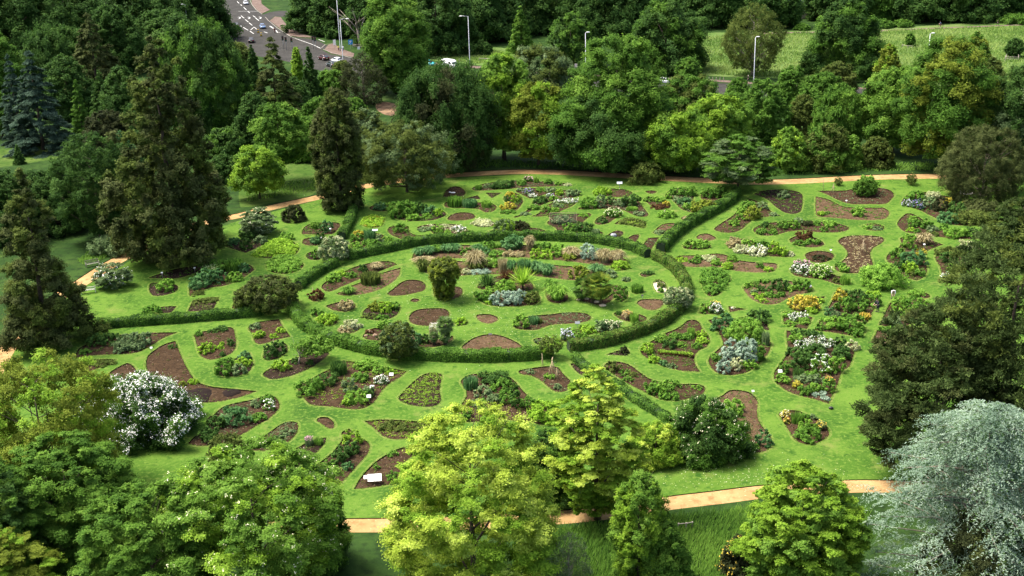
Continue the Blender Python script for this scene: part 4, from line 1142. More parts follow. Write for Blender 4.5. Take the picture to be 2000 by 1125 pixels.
def sheet(name, faces, z, mat):
    used = sorted({i for f in faces for i in f})
    mp = {u: i for i, u in enumerate(used)}
    mb = MB()
    vs = [(V2[u][0], V2[u][1], z) for u in used]
    fs = []
    for f in faces:
        a, b, c = V2[f[0]], V2[f[1]], V2[f[2]]
        g = [mp[i] for i in f]
        if (b[0] - a[0]) * (c[1] - a[1]) - (b[1] - a[1]) * (c[0] - a[0]) < 0:
            g.reverse()
        fs.append(tuple(g))
    mb.add(vs, fs)
    return tag(mb.build(name, mat), kind='structure')


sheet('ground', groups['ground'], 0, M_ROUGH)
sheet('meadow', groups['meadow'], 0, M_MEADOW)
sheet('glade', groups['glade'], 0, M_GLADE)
sheet('bare_earth', groups['clearing'], 0, M_CLEAR)
lw_ = sheet('lawn', groups['lawn'] + groups['edge'], 0, [M_LAWN, M_EDGE])
lw_.data.polygons.foreach_set('material_index', [0] * len(groups['lawn']) + [1] * len(groups['edge']))
for nm, P in (('garden_path', TOP_PATH), ('garden_path', BOT_PATH)):
    n = len(P) // 2
    mb = MB()
    vs, fs = [], []
    for i in range(n):
        l, r = P[i], P[len(P) - 1 - i]
        vs += [(l[0], l[1], 0), (l[0], l[1], -.09), ((l[0] + r[0]) / 2, (l[1] + r[1]) / 2, -.05), (r[0], r[1], -.09), (r[0], r[1], 0)]
    for i in range(n - 1):
        for k in range(4):
            fs.append((i * 5 + k + 1, i * 5 + k, (i + 1) * 5 + k, (i + 1) * 5 + k + 1))
    mi = []
    mb.add(vs, fs)
    mb.m = [1 if j % 4 in (0, 3) else 0 for j in range(len(fs))]
    tag(mb.build(nm, [M_PATH, M_SOILD]), kind='structure')

# short grass hanging over the cut edges of the beds
rng = new_rng()
E_ = []
for p in bed_polys:
    p = ccw(p)
    t = np.roll(p, -1, 0) - p
    ln = np.linalg.norm(t, axis=1)
    k = int(ln.sum() * 11)
    i = rng.choice(len(p), k, p=ln / ln.sum())
    q = p[i] + t[i] * rng.uniform(size=(k, 1))
    nrm = np.stack([t[i][:, 1], -t[i][:, 0]], 1) / (ln[i][:, None] + 1e-9)
    q = q + nrm * rng.normal(.03, .05, k)[:, None]
    E_.append(np.concatenate([q, rng.uniform(.0, .05, (k, 1))], 1))
E_ = np.concatenate(E_)
o = quads_mesh('edge_grass', leaf_quads(rng, E_, unit(rng.normal(size=E_.shape) * .6 + np.array([0, 0, .8])), rng.uniform(.05, .12, len(E_)), .035), rng.uniform(size=len(E_)), foliage('lg'))
tag(o, 'short turf overhanging the cut edges of the beds', 'grass', kind='stuff')
# daisies and clippings in the lawn of the ring and the near lawn
DZ = [np.array([at(x, y) for x, y in zip(rng.normal(cx, sx, n_), rng.normal(cy, sy, n_))]) for cx, cy, sx, sy, n_ in ((930, 560, 70, 30, 500), (1010, 640, 110, 30, 500), (900, 600, 140, 50, 500), (1120, 900, 60, 30, 60), (1450, 930, 110, 18, 420), (1000, 380, 220, 22, 300), (1250, 640, 60, 60, 150))]
DZ = np.concatenate(DZ)
c_ = DZ[:, :2]
ok = np.ones(len(c_), bool)
for p in bed_polys:
    mn, mx = p.min(0), p.max(0)
    for i in np.nonzero(np.all((c_ > mn) & (c_ < mx), 1))[0]:
        if inside(p, c_[i]):
            ok[i] = False
DZ = DZ[ok] + np.array([0, 0, .03])
o = quads_mesh('daisies', leaf_quads(rng, DZ, unit(rng.normal(size=DZ.shape) * .3 + np.array([0, 0, 1])), rng.uniform(.03, .08, len(DZ)), rng.uniform(.03, .06, len(DZ))), rng.uniform(size=len(DZ)), foliage('cr'))
tag(o, 'tiny pale daisies and clippings speckling the lawn', 'daisies', kind='stuff')

# ------------------------------------------------------------------ beds and their plants
SOILS = dict(n=M_SOIL, d=M_SOILD, l=M_SOILL, s=M_SAND)
ORD = ['first', 'second', 'third', 'fourth', 'fifth', 'sixth', 'seventh', 'eighth']
PLURAL = dict(m='mounds', b='bushes', g='tussocks', s='rosettes', f='mats', u='clumps')
n_plants = 0
for (crop, phrase, pts, plants, soil, seeds), poly in zip(BEDS, bed_polys):
    rng = new_rng()
    poly = ccw(poly)
    cen = poly.mean(0)
    # soil: edge a hand below the turf, dug over inside
    q = poly - cen
    mn, mx = q.min(0), q.max(0)
    st = max(.35, math.sqrt((mx[0] - mn[0]) * (mx[1] - mn[1])) / 26)
    gx, gy = np.meshgrid(np.arange(mn[0], mx[0], st), np.arange(mn[1], mx[1], st))
    g = np.stack([gx.ravel(), gy.ravel()], 1) + rng.uniform(-.3, .3, (gx.size, 2)) * st
    g = np.array([p for p in g if inside(q, p)]) if len(g) else np.zeros((0, 2))
    if len(g):
        g = g[edge_dist(q, g) > st * .45]
    vv = [Vector(map(float, p)) for p in q] + [Vector(map(float, p)) for p in g]
    c_v, c_e, c_f, _, _, c_o = delaunay_2d_cdt(vv, [], [list(range(len(q)))], 0, 1e-4)
    XY = np.array([(v.x, v.y) for v in c_v])
    ed = edge_dist(q, XY)
    wob = rng.normal(size=len(XY)) * .022
    z = np.where(ed < .02, -.13, -.13 + .15 * np.clip(ed / .8, 0, 1) ** .7 + wob)
    mb = MB()
    fs = []
    for f, o in zip(c_f, c_o):
        if not o:
            continue
        a, b, c = XY[f[0]], XY[f[1]], XY[f[2]]
        f = list(f)
        if (b[0] - a[0]) * (c[1] - a[1]) - (b[1] - a[1]) * (c[0] - a[0]) < 0:
            f.reverse()
        fs.append(tuple(f))
    mb.add([(XY[i][0], XY[i][1], z[i]) for i in range(len(XY))], fs, 0, True)
    m = len(q)
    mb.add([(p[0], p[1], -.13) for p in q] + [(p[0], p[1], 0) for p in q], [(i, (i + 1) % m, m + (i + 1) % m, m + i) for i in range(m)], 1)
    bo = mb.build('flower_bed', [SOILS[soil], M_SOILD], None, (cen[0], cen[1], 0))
    tag(bo, phrase, 'flower bed', 'island beds cut into the lawn')
    s = scale_at((cen[0], cen[1], 0))
    pxm = 1.953 / s
    A = abs(np.sum(q[:, 0] * np.roll(q[:, 1], -1) - q[:, 1] * np.roll(q[:, 0], -1))) / 2
    # seedlings and self-sown bits
    sd = seeds or ('mg .55' if plants else 'ol .15')
    for k_, entry in enumerate(sd.split(';')):
        c, dens = entry.split()
        dens = float(dens)
        ng = int(A * dens * 3.0)
        if ng < 1:
            continue
        cl = rng.uniform(mn, mx, (ng * 3 + 10, 2))
        cl = np.array([p for p in cl if inside(q, p)])
        if len(cl) < 1:
            continue
        cl = cl[edge_dist(q, cl) > .22][:ng]
        if len(cl) < 1:
            continue
        kk = 9
        r = rng.uniform(.08, .26, len(cl))
        P = np.repeat(np.concatenate([cl, np.zeros((len(cl), 1))], 1), kk, 0)
        P += rng.normal(size=P.shape) * np.repeat(r, kk)[:, None] * np.array([.6, .6, .3])
        P[:, 2] = np.abs(P[:, 2]) + .04
        N = unit(rng.normal(size=P.shape) * .5 + np.array([0, 0, 1]))
        o = quads_mesh('seedlings', leaf_quads(rng, P, N, max(.055, .62 * pxm) * rng.uniform(.6, 1.2, len(P)), max(.035, .4 * pxm)),
                       np.repeat(rng.uniform(size=len(cl)), kk) * .6 + rng.uniform(size=len(P)) * .4, foliage(c), bo)
        o['kind'] = 'stuff'
    # clods and mulch chips
    nc = int(min(A * 9, 1200))
    if nc > 8:
        cl = rng.uniform(mn, mx, (nc, 2))
        cl = np.array([p for p in cl if inside(q, p)])
        cl = cl[edge_dist(q, cl) > .15] if len(cl) else cl
        if len(cl):
            P = np.concatenate([cl, np.full((len(cl), 1), .045)], 1)
            N = unit(rng.normal(size=P.shape) * .6 + np.array([0, 0, 1]))
            o = quads_mesh('mulch', leaf_quads(rng, P, N, rng.uniform(.25, .9, len(P)) * .13, rng.uniform(.3, .9, len(P)) * .075), rng.uniform(size=len(P)) ** 2 * .9, foliage('chip') if False else plain('bark_chips', (.15, .105, .066), .9, noise=.6, nscale=3), bo)
            o['kind'] = 'stuff'
    # plants
    objs = []
    for sp in plants.split(';'):
        w = sp.split()
        if not w:
            continue
        if w[1].split('+')[0] == 'M':
            o, info = plant(w[1], w[0], crop, 0, 0, 0, 0, poly, float(w[2]))
        else:
            o, info = plant(w[1], w[0], crop, *map(float, w[2:6]))
        k, _, bl = w[1].partition('+')
        look = RAMP_NAME[w[0]] + ' ' + KIND_WORD[k]
        if bl:
            look = FLOWER[bl][1] + '-flowered ' + look
        objs.append([o, look, k, info])
        tag(o, None, KIND_CAT[k], 'plants growing in the island beds')
        n_plants += 1
    looks = {}
    for e in objs:
        looks.setdefault(e[1], []).append(e)
    short = phrase
    for look, es in looks.items():
        if len(es) == 1:
            es[0][0]['label'] = look + ' in the ' + short
        else:
            xs = [pix((e[3][0], e[3][1], 0))[0] for e in es]
            order = np.argsort(xs)
            for r_, i in enumerate(order):
                if len(es) == 2:
                    w_ = 'left one' if r_ == 0 else 'right one'
                else:
                    w_ = 'leftmost' if r_ == 0 else ('rightmost' if r_ == len(es) - 1 else ORD[r_] + ' from left')
                es[i][0]['label'] = look + ' in the ' + short + ', ' + w_

# ------------------------------------------------------------------ hedges
hedge('A', '320,745 500,708 700,667 900,628 1200,605 1500,592 1800,590 2000,597 2200,608 2400,640 2560,678 2660,730', 1.25, 1.25, 'long curved dark hedge closing the far side of the ring')
hedge('I', '1505,552 1400,608 1300,668 1215,738', 1.2, 1.15, 'short straight hedge at the far left of the ring beside the olive tree')
hedge('D', '50,440 110,530 220,610 350,670 500,715 650,755 850,785 1000,797 1300,812 1600,815 1900,800 2075,780', 1.3, 1.25, 'long curved hedge along the near left side of the ring', 'mg', 'mg')
hedge('E', '442,738 700,700 940,630 1130,555 1265,462 1338,372 1362,290 1346,212 1290,132 1200,62 1115,18', 1.3, 1.25, 'curved hedge along the right side of the ring', 'ol', 'mg')
hedge('B', '1160,690 1260,580 1400,480 1570,390 1700,310 1755,248', 1.4, 1.35, 'diagonal hedge running from the ring up to the broad layered tree')
hedge('I', '-360,1045 -100,1020 200,1000 600,968 850,944 1045,908', 1.2, 1.1, 'straight low hedge running left from the ring to the dark conifer')
hedge('A', '362,372 342,440 308,520 272,592', 1.3, 1.2, 'short curved hedge at the upper left between the lawn and the pale shrub')
hedge('J', '492,82 560,150 640,200 800,290 950,400 1080,480 1215,565', 1.0, .7, 'low diagonal hedge passing behind the tall golden tree')

# ------------------------------------------------------------------ single plants standing on the lawn


def lone(kind, c, crop, x0, y0, x1, y1, name, label, cat):
    o, info = plant(kind, c, crop, x0, y0, x1, y1)
    o.name = name
    o.data.name = name
    return tag(o, label, cat)


lone('m', 'lg', 'B', 1143, 366, 1282, 430, 'leafy_mound', 'pale green leaf mound with a straw plume standing alone on the lawn', 'plant')
lone('g', 'cr', 'B', 1188, 356, 1218, 392, 'plume_grass', 'cream plume rising from the pale green mound on the lawn', 'plant')
lone('M' if False else 'b', 'lg', 'F', 1138, 95, 1442, 278, 'round_shrub', 'large rounded light green shrub beside the bending gardener', 'shrub')
lone('m', 'dk', 'I', 1093, 90, 1272, 224, 'clipped_yew', 'dark clipped yew dome beside the tan path', 'shrub')
lone('b', 'gg', 'full', 186, 464, 256, 503, 'shrub', 'grey-green low shrub beyond the path at the left', 'shrub')
lone('b', 'ol', 'full', 1232, 322, 1287, 363, 'shrub', 'olive shrub standing on the edge of the tan path', 'shrub')

# ------------------------------------------------------------------ trees; tree(kind, colour, base x, base y, top y, width, label)
# woods at the back, left of the junction
G = 'trees of the dark woods at the back'
tree('full', 'dg', 60, 150, -45, 195, 'broad dark green tree in the far left corner of the woods', group=G, fine=1.2)
tree('full', 'dg', 140, 120, -70, 169, 'dark broad tree second from the left at the top edge', group=G, fine=1.2)
tree('full', 'dg', 270, 105, -60, 195, 'dark broad tree above the brown-tinged cedar', group=G, fine=1.2)
tree('full', 'dg', 378, 88, -50, 150, 'dark spreading tree behind the street lamp at the upper left', group=G, fine=1.2)
tree('full', 'mg', 414, 50, -50, 52, 'tree overhanging the left edge of the main road', group=G, fine=1.2)
tree('full', 'dg', 330, 125, 20, 143, 'dark green tree behind the tip of the giant conifer', group=G, fine=1.2)
tree('bronze', 'br', 192, 185, 26, 125, 'dark brown-tinged layered cedar in the left woods', name='cedar_tree', fine=1.1)
tree('droop', 'dg', 118, 170, 55, 130, 'dark feathery tree behind the blue spruce', group=G)
tree('full', 'mg', 8, 200, 62, 104, 'paler green tree on the far left edge below the dark woods', group=G)
tree('oval', 'mg', 6, 268, 175, 55, 'small mid green tree at the left edge beside the blue spruce')
tree('spruce', 'sp', 85, 292, 98, 132, 'large dense blue-grey spruce at the far left', name='spruce_tree', cat='conifer', limbs_n=0)
tree('spruce', 'sp', 42, 280, 104, 70, 'narrower blue-grey spruce leaning against the large one', name='spruce_tree', cat='conifer', limbs_n=0)
tree('spruce', 'mg', 165, 278, 154, 52, 'narrow pointed green spruce right of the blue spruce', name='spruce_tree', cat='conifer', limbs_n=0)
tree('spruce', 'dg', 207, 248, 138, 66, 'dark pointed spruce left of the giant conifer', name='spruce_tree', cat='conifer', limbs_n=0)
tree('broad', 'ol', 150, 165, 128, 45, 'small drooping olive tree behind the pointed spruces')
tree('yew', 'dk', 218, 325, 218, 95, 'dark grey-brown rounded yew left of the giant conifer')
tree('airy', 'dg', 200, 468, 262, 150, 'dark open pine with a visible trunk left of the giant conifer', name='pine_tree', cat='pine', cover=1.8)
tree('spruce', 'dg', 38, 320, 284, 24, 'tiny young conifer on the open grass at the left', name='young_conifer', cat='conifer', limbs_n=0)
tree('oval', 'bg', 258, 440, 258, 85, 'bluish light green tree hidden behind the giant conifer')
tree('seq', 'br', 348, 505, 72, 218, 'giant brownish-green conifer towering at the left', name='giant_conifer', cat='conifer', limbs_n=0, c2=('ol', .4), rough=.36)
tree('droop', 'mg', 408, 265, 44, 165, 'large weeping dark green tree behind the giant conifer', c2=('dg', .5))
tree('broad', 'ol', 462, 150, 84, 72, 'small olive tree below the waiting black car')
tree('bronze', 'br', 545, 262, 72, 140, 'brownish layered conifer below the traffic lights', name='conifer_tree', cat='conifer', c2=('ol', .5), limbs_n=0)
tree('cone', 'dg', 500, 190, 86, 42, 'narrow dark cypress left of the brownish conifer', name='cypress_tree', cat='conifer')
tree('column', 'yg', 586, 190, 92, 24, 'thin yellowish cypress right of the brownish conifer', name='cypress_tree', cat='conifer')
tree('cone', 'dg', 611, 212, 92, 52, 'dark pointed cypress beside the parked cars', name='cypress_tree', cat='conifer')
tree('broad', 'mg', 650, 200, 138, 60, 'low mid green tree between the dark cypress and the dead tree')
tree('twiggy', 'dk', 712, 205, 102, 92, 'bare brown weeping tree with a tangle of grey twigs', bark=M_TWIG, cb=.02)
tree('broad', 'mg', 775, 182, -12, 130, 'tall bright green tree rising above the white van', c2=('lg', .4), group='tall trees by the road')
tree('oval', 'mg', 797, 188, 84, 78, 'lower leafy tree in front of the tall bright green tree')
tree('full', 'dg', 855, 112, -50, 149, 'dark broad tree behind the parked white van', group=G)
tree('full', 'dg', 628, 66, -60, 120, 'dark tree on the corner of the side road', group=G, fine=1.2)
tree('full', 'dg', 668, 74, -60, 115, 'dark tree behind the two tall street lamps', group=G, fine=1.2)
tree('full', 'dg', 738, 90, -55, 110, 'dark tree behind the dead pollarded trunk', group=G, fine=1.2)
tree('full', 'dg', 930, 86, -60, 156, 'dark woodland tree behind the tall lamp post', group=G, fine=1.2)
tree('full', 'dg', 1000, 72, -60, 156, 'dark woodland tree behind the pointed hornbeam', group=G, fine=1.2)
tree('full', 'dg', 1080, 66, -60, 156, 'dark woodland tree just left of the round-headed tree', group=G, fine=1.2)
tree('full', 'dg', 1165, 72, -60, 162, 'dark woodland tree right of the round-headed tree', group=G, fine=1.2)
tree('full', 'dg', 1240, 66, -65, 143, 'dark woodland tree left of the great dark tree', group=G, fine=1.2)
tree('full', 'dg', 1395, 56, -65, 143, 'dark woodland tree behind the sparse twiggy tree', group=G, fine=1.2)
tree('full', 'dg', 1480, 57, -65, 130, 'dark woodland tree just left of the slate-roofed house', group=G, fine=1.2)
tree('oval', 'dg', 1535, 54, -30, 62, 'dark tree in front of the slate-roofed house', group=G, fine=1.2)
tree('full', 'dg', 1640, 46, -70, 143, 'dark woodland tree right of the slate-roofed house', group=G, fine=1.2)
tree('full', 'mg', 1715, 42, -70, 110, 'woodland tree behind the white marker post on the field', group=G, fine=1.2)
tree('full', 'dg', 1790, 44, -70, 143, 'dark woodland tree at the end of the meadow', group=G, fine=1.2)
tree('full', 'dg', 1868, 44, -70, 136, 'dark woodland tree left of the walker on the field path', group=G, fine=1.2)
tree('full', 'dg', 1945, 38, -70, 143, 'dark woodland tree above the walker on the field path', group=G, fine=1.2)
tree('full', 'dg', 2030, 34, -70, 149, 'dark woodland tree in the top right corner', group=G, fine=1.2)
tree('full', 'mg', 1722, 56, 38, 42, 'low bush along the far edge of the meadow', name='bush', cat='bush', limbs_n=0)
tree('full', 'mg', 1762, 54, 39, 40, 'low bush right of its twin at the meadow edge', name='bush', cat='bush', limbs_n=0)
tree('full', 'mg', 1567, 60, 45, 28, 'small bush under the slate-roofed house', name='bush', cat='bush', limbs_n=0)
tree('full', 'mg', 1985, 48, 30, 70, 'bright bush beside the walker on the field path', name='bush', cat='bush', limbs_n=0)
tree('full', 'dg', 140, 238, 108, 100, 'dark tree behind the narrow pointed spruce', group=G)
tree('full', 'dg', 250, 262, 130, 95, 'dark tree right of the dark pointed spruce', group=G)
tree('full', 'dg', 300, 330, 170, 90, 'dark tree half hidden by the giant conifer', group=G)
tree('full', 'dg', 20, 130, -30, 120, 'dark tree behind the head of the left street lamp', group=G)
tree('full', 'dg', 230, 150, 10, 120, 'dark tree right of the brown-tinged cedar', group=G)
tree('full', 'dg', 120, 458, 330, 120, 'dark evergreen thicket tree behind the shaggy conifer')
tree('full', 'dg', 62, 430, 335, 100, 'dark thicket tree at the edge of the open grass on the left')
tree('full', 'dg', 180, 398, 285, 105, 'dark thicket tree above the open pine')
tree('full', 'dg', 245, 478, 375, 80, 'dark evergreen bush at the left foot of the giant conifer', name='bush', cat='bush')
tree('full', 'dg', 505, 300, 180, 90, 'dark tree below the brownish layered conifer')
tree('full', 'mg', 630, 290, 190, 90, 'dark green tree behind the columnar juniper')
tree('full', 'dg', 575, 240, 150, 80, 'shaded tree in front of the two cypresses')
tree('full', 'ol', 670, 160, 118, 50, 'olive bush beneath the white hatchback', name='bush', cat='bush')
tree('full', 'dg', 1700, 250, 170, 70, 'shaded tree left of the bright green spreading one')
tree('full', 'dg', 1265, 250, 165, 90, 'shaded tree right of the tall sunlit one')
tree('full', 'dg', 955, 200, 130, 70, 'shaded tree behind the tall yellow-green one')
# single trees beyond the road
tree('cone', 'lg', 1018, 104, 12, 54, 'pointed bright green hornbeam beyond the road', c2=('mg', .5))
tree('full', 'dg', 1115, 134, 25, 104, 'round-headed dark tree beyond the road', c2=('mg', .45))
tree('full', 'dg', 1300, 146, -6, 152, 'great round dark tree above the white car', c2=('mg', .35))
tree('full', 'dg', 1645, 156, -2, 148, 'great dense dark tree standing in the meadow', c2=('mg', .3))
tree('twiggy', 'ol', 1468, 148, 6, 118, 'sparse half-bare olive tree in the meadow', bark=M_BARKG, cover=1.25)
tree('oval', 'dg', 1980, 112, 74, 34, 'young tree inside a wooden guard fence on the meadow')
tree('oval', 'mg', 1777, 90, 64, 17, 'tiny sapling on the meadow beside a low rail')
tree('oval', 'mg', 1343, 165, 112, 48, 'small leafy tree in front of the great round tree')
tree('oval', 'dg', 950, 108, 82, 24, 'small dark young tree on the verge by the wooden rail')
# belt behind the tan path
tree('droop', 'dg', 880, 325, 132, 190, 'dark drooping tree left of the golden trees', c2=('dk', .15))
tree('broad', 'yg', 985, 312, 106, 108, 'tall yellow-green tree behind the upper path', c2=('lg', .55))
tree('broad', 'go', 1052, 322, 163, 108, 'shorter golden tree right of the tall yellow-green one', c2=('yg', .35))
tree('full', 'gg', 1055, 190, 92, 140, 'grey-green rounded willow behind the yellow-green tree', c2=('ol', .4))
tree('broad', 'mg', 1205, 322, 74, 172, 'tall green tree with sunlit yellowish crown right of centre', c2=('lg', .35))
tree('broad', 'mg', 1165, 334, 188, 175, 'broad mid green tree skirting the path, in front of the tall one', c2=('dg', .4))
tree('full', 'mg', 1345, 232, 147, 128, 'wide mid green thicket behind the bright lime tree', c2=('ol', .3))
tree('broad', 'yg', 1318, 338, 220, 132, 'bright lime green tree beside the upper path', c2=('lg', .3))
tree('broad', 'yg', 1403, 308, 184, 112, 'second lime green tree, behind the broad layered tree', c2=('lg', .4))
tree('full', 'mg', 1484, 296, 156, 112, 'rounded mid green tree behind the broad layered tree')
tree('full', 'mg', 1440, 222, 152, 62, 'small green tree just below the right-hand lamp post')
tree('layered', 'mg', 1441, 370, 262, 148, 'broad layered tree on a short trunk at the head of the diagonal hedge', c2=('gg', .4), cat='tree', cb=.16, limbs_n=8, cover=1.2)
tree('full', 'lg', 1540, 338, 248, 76, 'pale light green tree right of the broad layered tree', c2=('yg', .3))
tree('full', 'ol', 1612, 337, 242, 104, 'olive green bushy tree by the upper path', c2=('mg', .5))
tree('full', 'ol', 1566, 285, 184, 64, 'brownish olive tree behind the pale light green one')
tree('droop', 'mg', 1635, 292, 173, 96, 'green tree with hanging leaves at right of centre', c2=('lg', .35))
tree('full', 'mg', 1545, 215, 128, 76, 'mid green tree below the right end of the meadow rail')
tree('full', 'mg', 1605, 225, 143, 104, 'mid green rounded tree in front of the great meadow tree')
tree('full', 'ol', 1632, 190, 121, 76, 'olive tree at the foot of the great meadow tree')
tree('full', 'go', 1728, 220, 86, 60, 'golden tipped narrow tree at the meadow edge', c2=('yg', .3))
tree('broad', 'lg', 1742, 298, 133, 128, 'bright green spreading tree left of the tall mixed tree', c2=('mg', .25))
tree('broad', 'mg', 1840, 330, 78, 168, 'tall mixed green tree dominating the right of the belt', c2=('go', .35))
tree('full', 'mg', 1893, 220, 62, 74, 'yellowish green tree peeping behind the tall mixed tree', c2=('go', .4))
tree('full', 'ol', 1925, 248, 113, 82, 'olive tree behind the dark tree at the right edge')
tree('broad', 'dg', 1995, 338, 130, 148, 'dark tree with pale leaf tips at the right edge', c2=('gg', .22))
tree('fluff', 'br', 1915, 400, 250, 160, 'large brown-green twiggy shrub by the right end of the path', name='twiggy_shrub', cat='shrub', cb=.0, bark=M_TWIG)
tree('full', 'ol', 1708, 330, 268, 64, 'small olive bush between the path and the bright green tree', name='bush', cat='bush')
tree('full', 'lg', 1662, 332, 264, 46, 'small yellowish bush left of the olive one by the path', name='bush', cat='bush')
tree('full', 'dg', 1260, 336, 280, 60, 'dark bush under the tall green tree', name='bush', cat='bush')
# left middle
tree('broad', 'mg', 553, 358, 203, 104, 'fresh green tree with a bare lower trunk left of the columnar juniper', cb=.3, c2=('lg', .4))
tree('broad', 'yg', 508, 388, 287, 98, 'small bright lime tree at left of centre', cb=.2, c2=('lg', .4))
tree('full', 'dg', 446, 308, 249, 92, 'round dark green shrub right of the giant conifer', name='shrub', cat='shrub', c2=('mg', .4))
tree('fluffy', 'br', 668, 410, 174, 96, 'olive columnar juniper at the bend of the path', name='juniper_tree', cat='conifer', c2=('ol', .5))
tree('full', 'mg', 602, 318, 228, 74, 'light green tree behind the fresh green one', c2=('lg', .5))
tree('airy', 'ol', 795, 375, 242, 172, 'sparse olive tree spreading over the upper path', c2=('gg', .3), cover=1.6)
tree('full', 'gg', 722, 345, 213, 112, 'grey-green rounded tree behind the sparse olive one', c2=('ol', .4))
tree('full', 'mg', 690, 225, 191, 50, 'bright green clipped bush by the bare clearing', name='bush', cat='bush', limbs_n=0)
tree('full', 'dg', 440, 360, 300, 70, 'dark undergrowth bush beside the giant conifer', name='bush', cat='bush')
tree('full', 'dg', 850, 335, 290, 70, 'dark bush at the foot of the drooping tree', name='bush', cat='bush')
tree('cone', 'br', 95, 668, 330, 176, 'tall dark shaggy conifer at the left edge', name='shaggy_conifer', cat='conifer', c2=('ol', .45), limbs_n=0, rough=.3)
tree('full', 'dg', 30, 480, 335, 110, 'dark tree behind the shaggy conifer at the left edge')
# shrubs and small trees of the garden itself
tree('plates', 'gg', 505, 457, 406, 68, 'white-flowering spreading shrub beside the yew dome', name='dogwood_shrub', cat='shrub', bloom='cr', bn=160, cb=.05, cover=1.6)
tree('plates', 'gg', 222, 561, 513, 64, 'white-flowering spreading shrub alone on the left lawn', name='dogwood_shrub', cat='shrub', bloom='wh', bn=150, cb=.05, cover=1.4)
tree('airy', 'br', 528, 606, 541, 108, 'olive grey spreading tree at the left gap of the ring', cb=.12, cover=2.2, c2=('ol', .5))
tree('airy', 'gg', 653, 510, 463, 60, 'pale grey-leaved small tree at the upper left of the ring', cb=.1, cover=2.0, c2=('cr', .25))
tree('airy', 'gg', 1325, 603, 561, 54, 'pale cream-green small tree on the right of the ring hedge', cb=.15, cover=2.2, c2=('cr', .3))
tree('airy', 'gg', 985, 462, 427, 44, 'pale yellowish small tree behind the far ring hedge', cb=.15, cover=1.8, c2=('yg', .4))
tree('airy', 'ol', 1077, 699, 656, 44, 'small olive tree standing in the near ring hedge', cb=.3, cover=.9, c2=('yg', .3))
tree('airy', 'ol', 779, 702, 630, 74, 'olive feathery tree behind the near ring hedge', cb=.12, cover=2.0, c2=('gg', .3))
tree('vase', 'go', 869, 584, 508, 63, 'upright vase-shaped golden green bush inside the ring', name='upright_bush', cat='bush', c2=('ol', .5), limbs_n=0)
tree('airy', 'mg', 1689, 382, 348, 42, 'young bright green bush at the back of the broad bed', cb=.05, cover=1.8, name='bush', cat='bush')
tree('twiggy', 'ol', 1779, 361, 336, 22, 'thin young tree on the lawn by the path', name='sapling', cat='young tree')
tree('twiggy', 'ol', 1637, 362, 345, 16, 'tiny staked sapling on the lawn by the path', name='sapling', cat='young tree')
tree('oval', 'lg', 618, 460, 432, 18, 'lollipop standard bush on a clear stem', name='topiary', cat='topiary', cb=.5, limbs_n=2)
# near trees
tree('full', 'dg', 280, 876, 738, 222, 'white-blossomed tree at the lower left', name='blossom_tree', cb=.02, bloom='wh', bn=7500, c2=('mg', .3), depth=.75, rough=.3)
tree('airy', 'go', 105, 985, 702, 292, 'large golden-olive tree at the lower left edge', cb=.18, cover=3.4, c2=('yg', .25))
tree('fan', 'mg', 150, 1090, 855, 260, 'leafy mid green tree below the golden-olive one', c2=('lg', .4), cb=.05, cover=1.5)
tree('fan', 'mg', 15, 1160, 905, 180, 'darker green tree cut by the left edge below the golden-olive one', c2=('dg', .4), cb=.05, cover=1.5)
tree('layered', 'go', 30, 1230, 1028, 190, 'golden feathery bush in the bottom left corner', cover=1.4, c2=('yg', .4))
tree('fan', 'lg', 315, 1215, 948, 250, 'light green feathery tree at the bottom edge left of the white-tasselled one', cover=1.5, c2=('mg', .4))
tree('fan', 'lg', 512, 1185, 872, 350, 'robinia hung with small white tassels at the lower left', cb=.18, bloom='cr', bn=900, cover=2.0, c2=('yg', .35), bark=M_BARK, limbs_n=9, fine=.9)
tree('full', 'mg', 622, 1130, 925, 128, 'dark green leafy tree right of the white-tasselled one', c2=('dg', .45))
tree('full', 'yg', 610, 962, 908, 62, 'small lime bush at the end of the long hedge-row bed', name='bush', cat='bush', c2=('lg', .5))
tree('airy', 'ol', 448, 915, 848, 70, 'olive bush above the white-tasselled tree', name='bush', cat='bush', cover=1.8)
tree('fan', 'yy', 928, 1185, 796, 335, 'large bright golden tree at the bottom centre', cover=2.4, fine=.9, c2=('yg', .3), limbs_n=12)
tree('layered', 'yy', 1166, 1012, 711, 150, 'tall upright golden-green tree right of the large golden one', cover=1.5, fine=.85, rough=.28, c2=('yg', .45), cb=.06, limbs_n=10)
tree('full', 'dg', 1072, 990, 838, 112, 'dark green bush between the two golden trees', name='bush', cat='bush', c2=('mg', .4))
tree('full', 'dg', 1376, 908, 779, 160, 'big glossy dark bush with cream specks on the near lawn', name='bush', cat='bush', bloom='cr', bn=320, c2=('mg', .4), limbs_n=0)
tree('full', 'yg', 1280, 914, 826, 118, 'soft light green mound left of the glossy dark bush', name='bush', cat='bush', c2=('yy', .25), limbs_n=0, rough=.05, fine=.8)
tree('fluffy', 'lg', 1248, 1150, 922, 122, 'upright fresh green tree below the near path', c2=('yg', .35))
tree('full', 'mg', 1300, 1180, 1020, 95, 'darker green bush at the foot of the fresh green tree', name='bush', cat='bush', c2=('lg', .4))
tree('fan', 'yg', 1560, 1140, 910, 215, 'bright lime tree overlapping the near path', cover=2.4, fine=.9, c2=('lg', .35), limbs_n=10)
tree('full', 'dk', 1443, 1135, 1046, 78, 'gorse bush with yellow flowers at the bottom edge', name='gorse_bush', cat='bush', bloom='yl', bn=260)
tree('twiggy', 'gg', 1112, 1170, 1038, 95, 'bare pale-twigged small tree at the bottom edge', bark=M_BARKG, cover=.5)
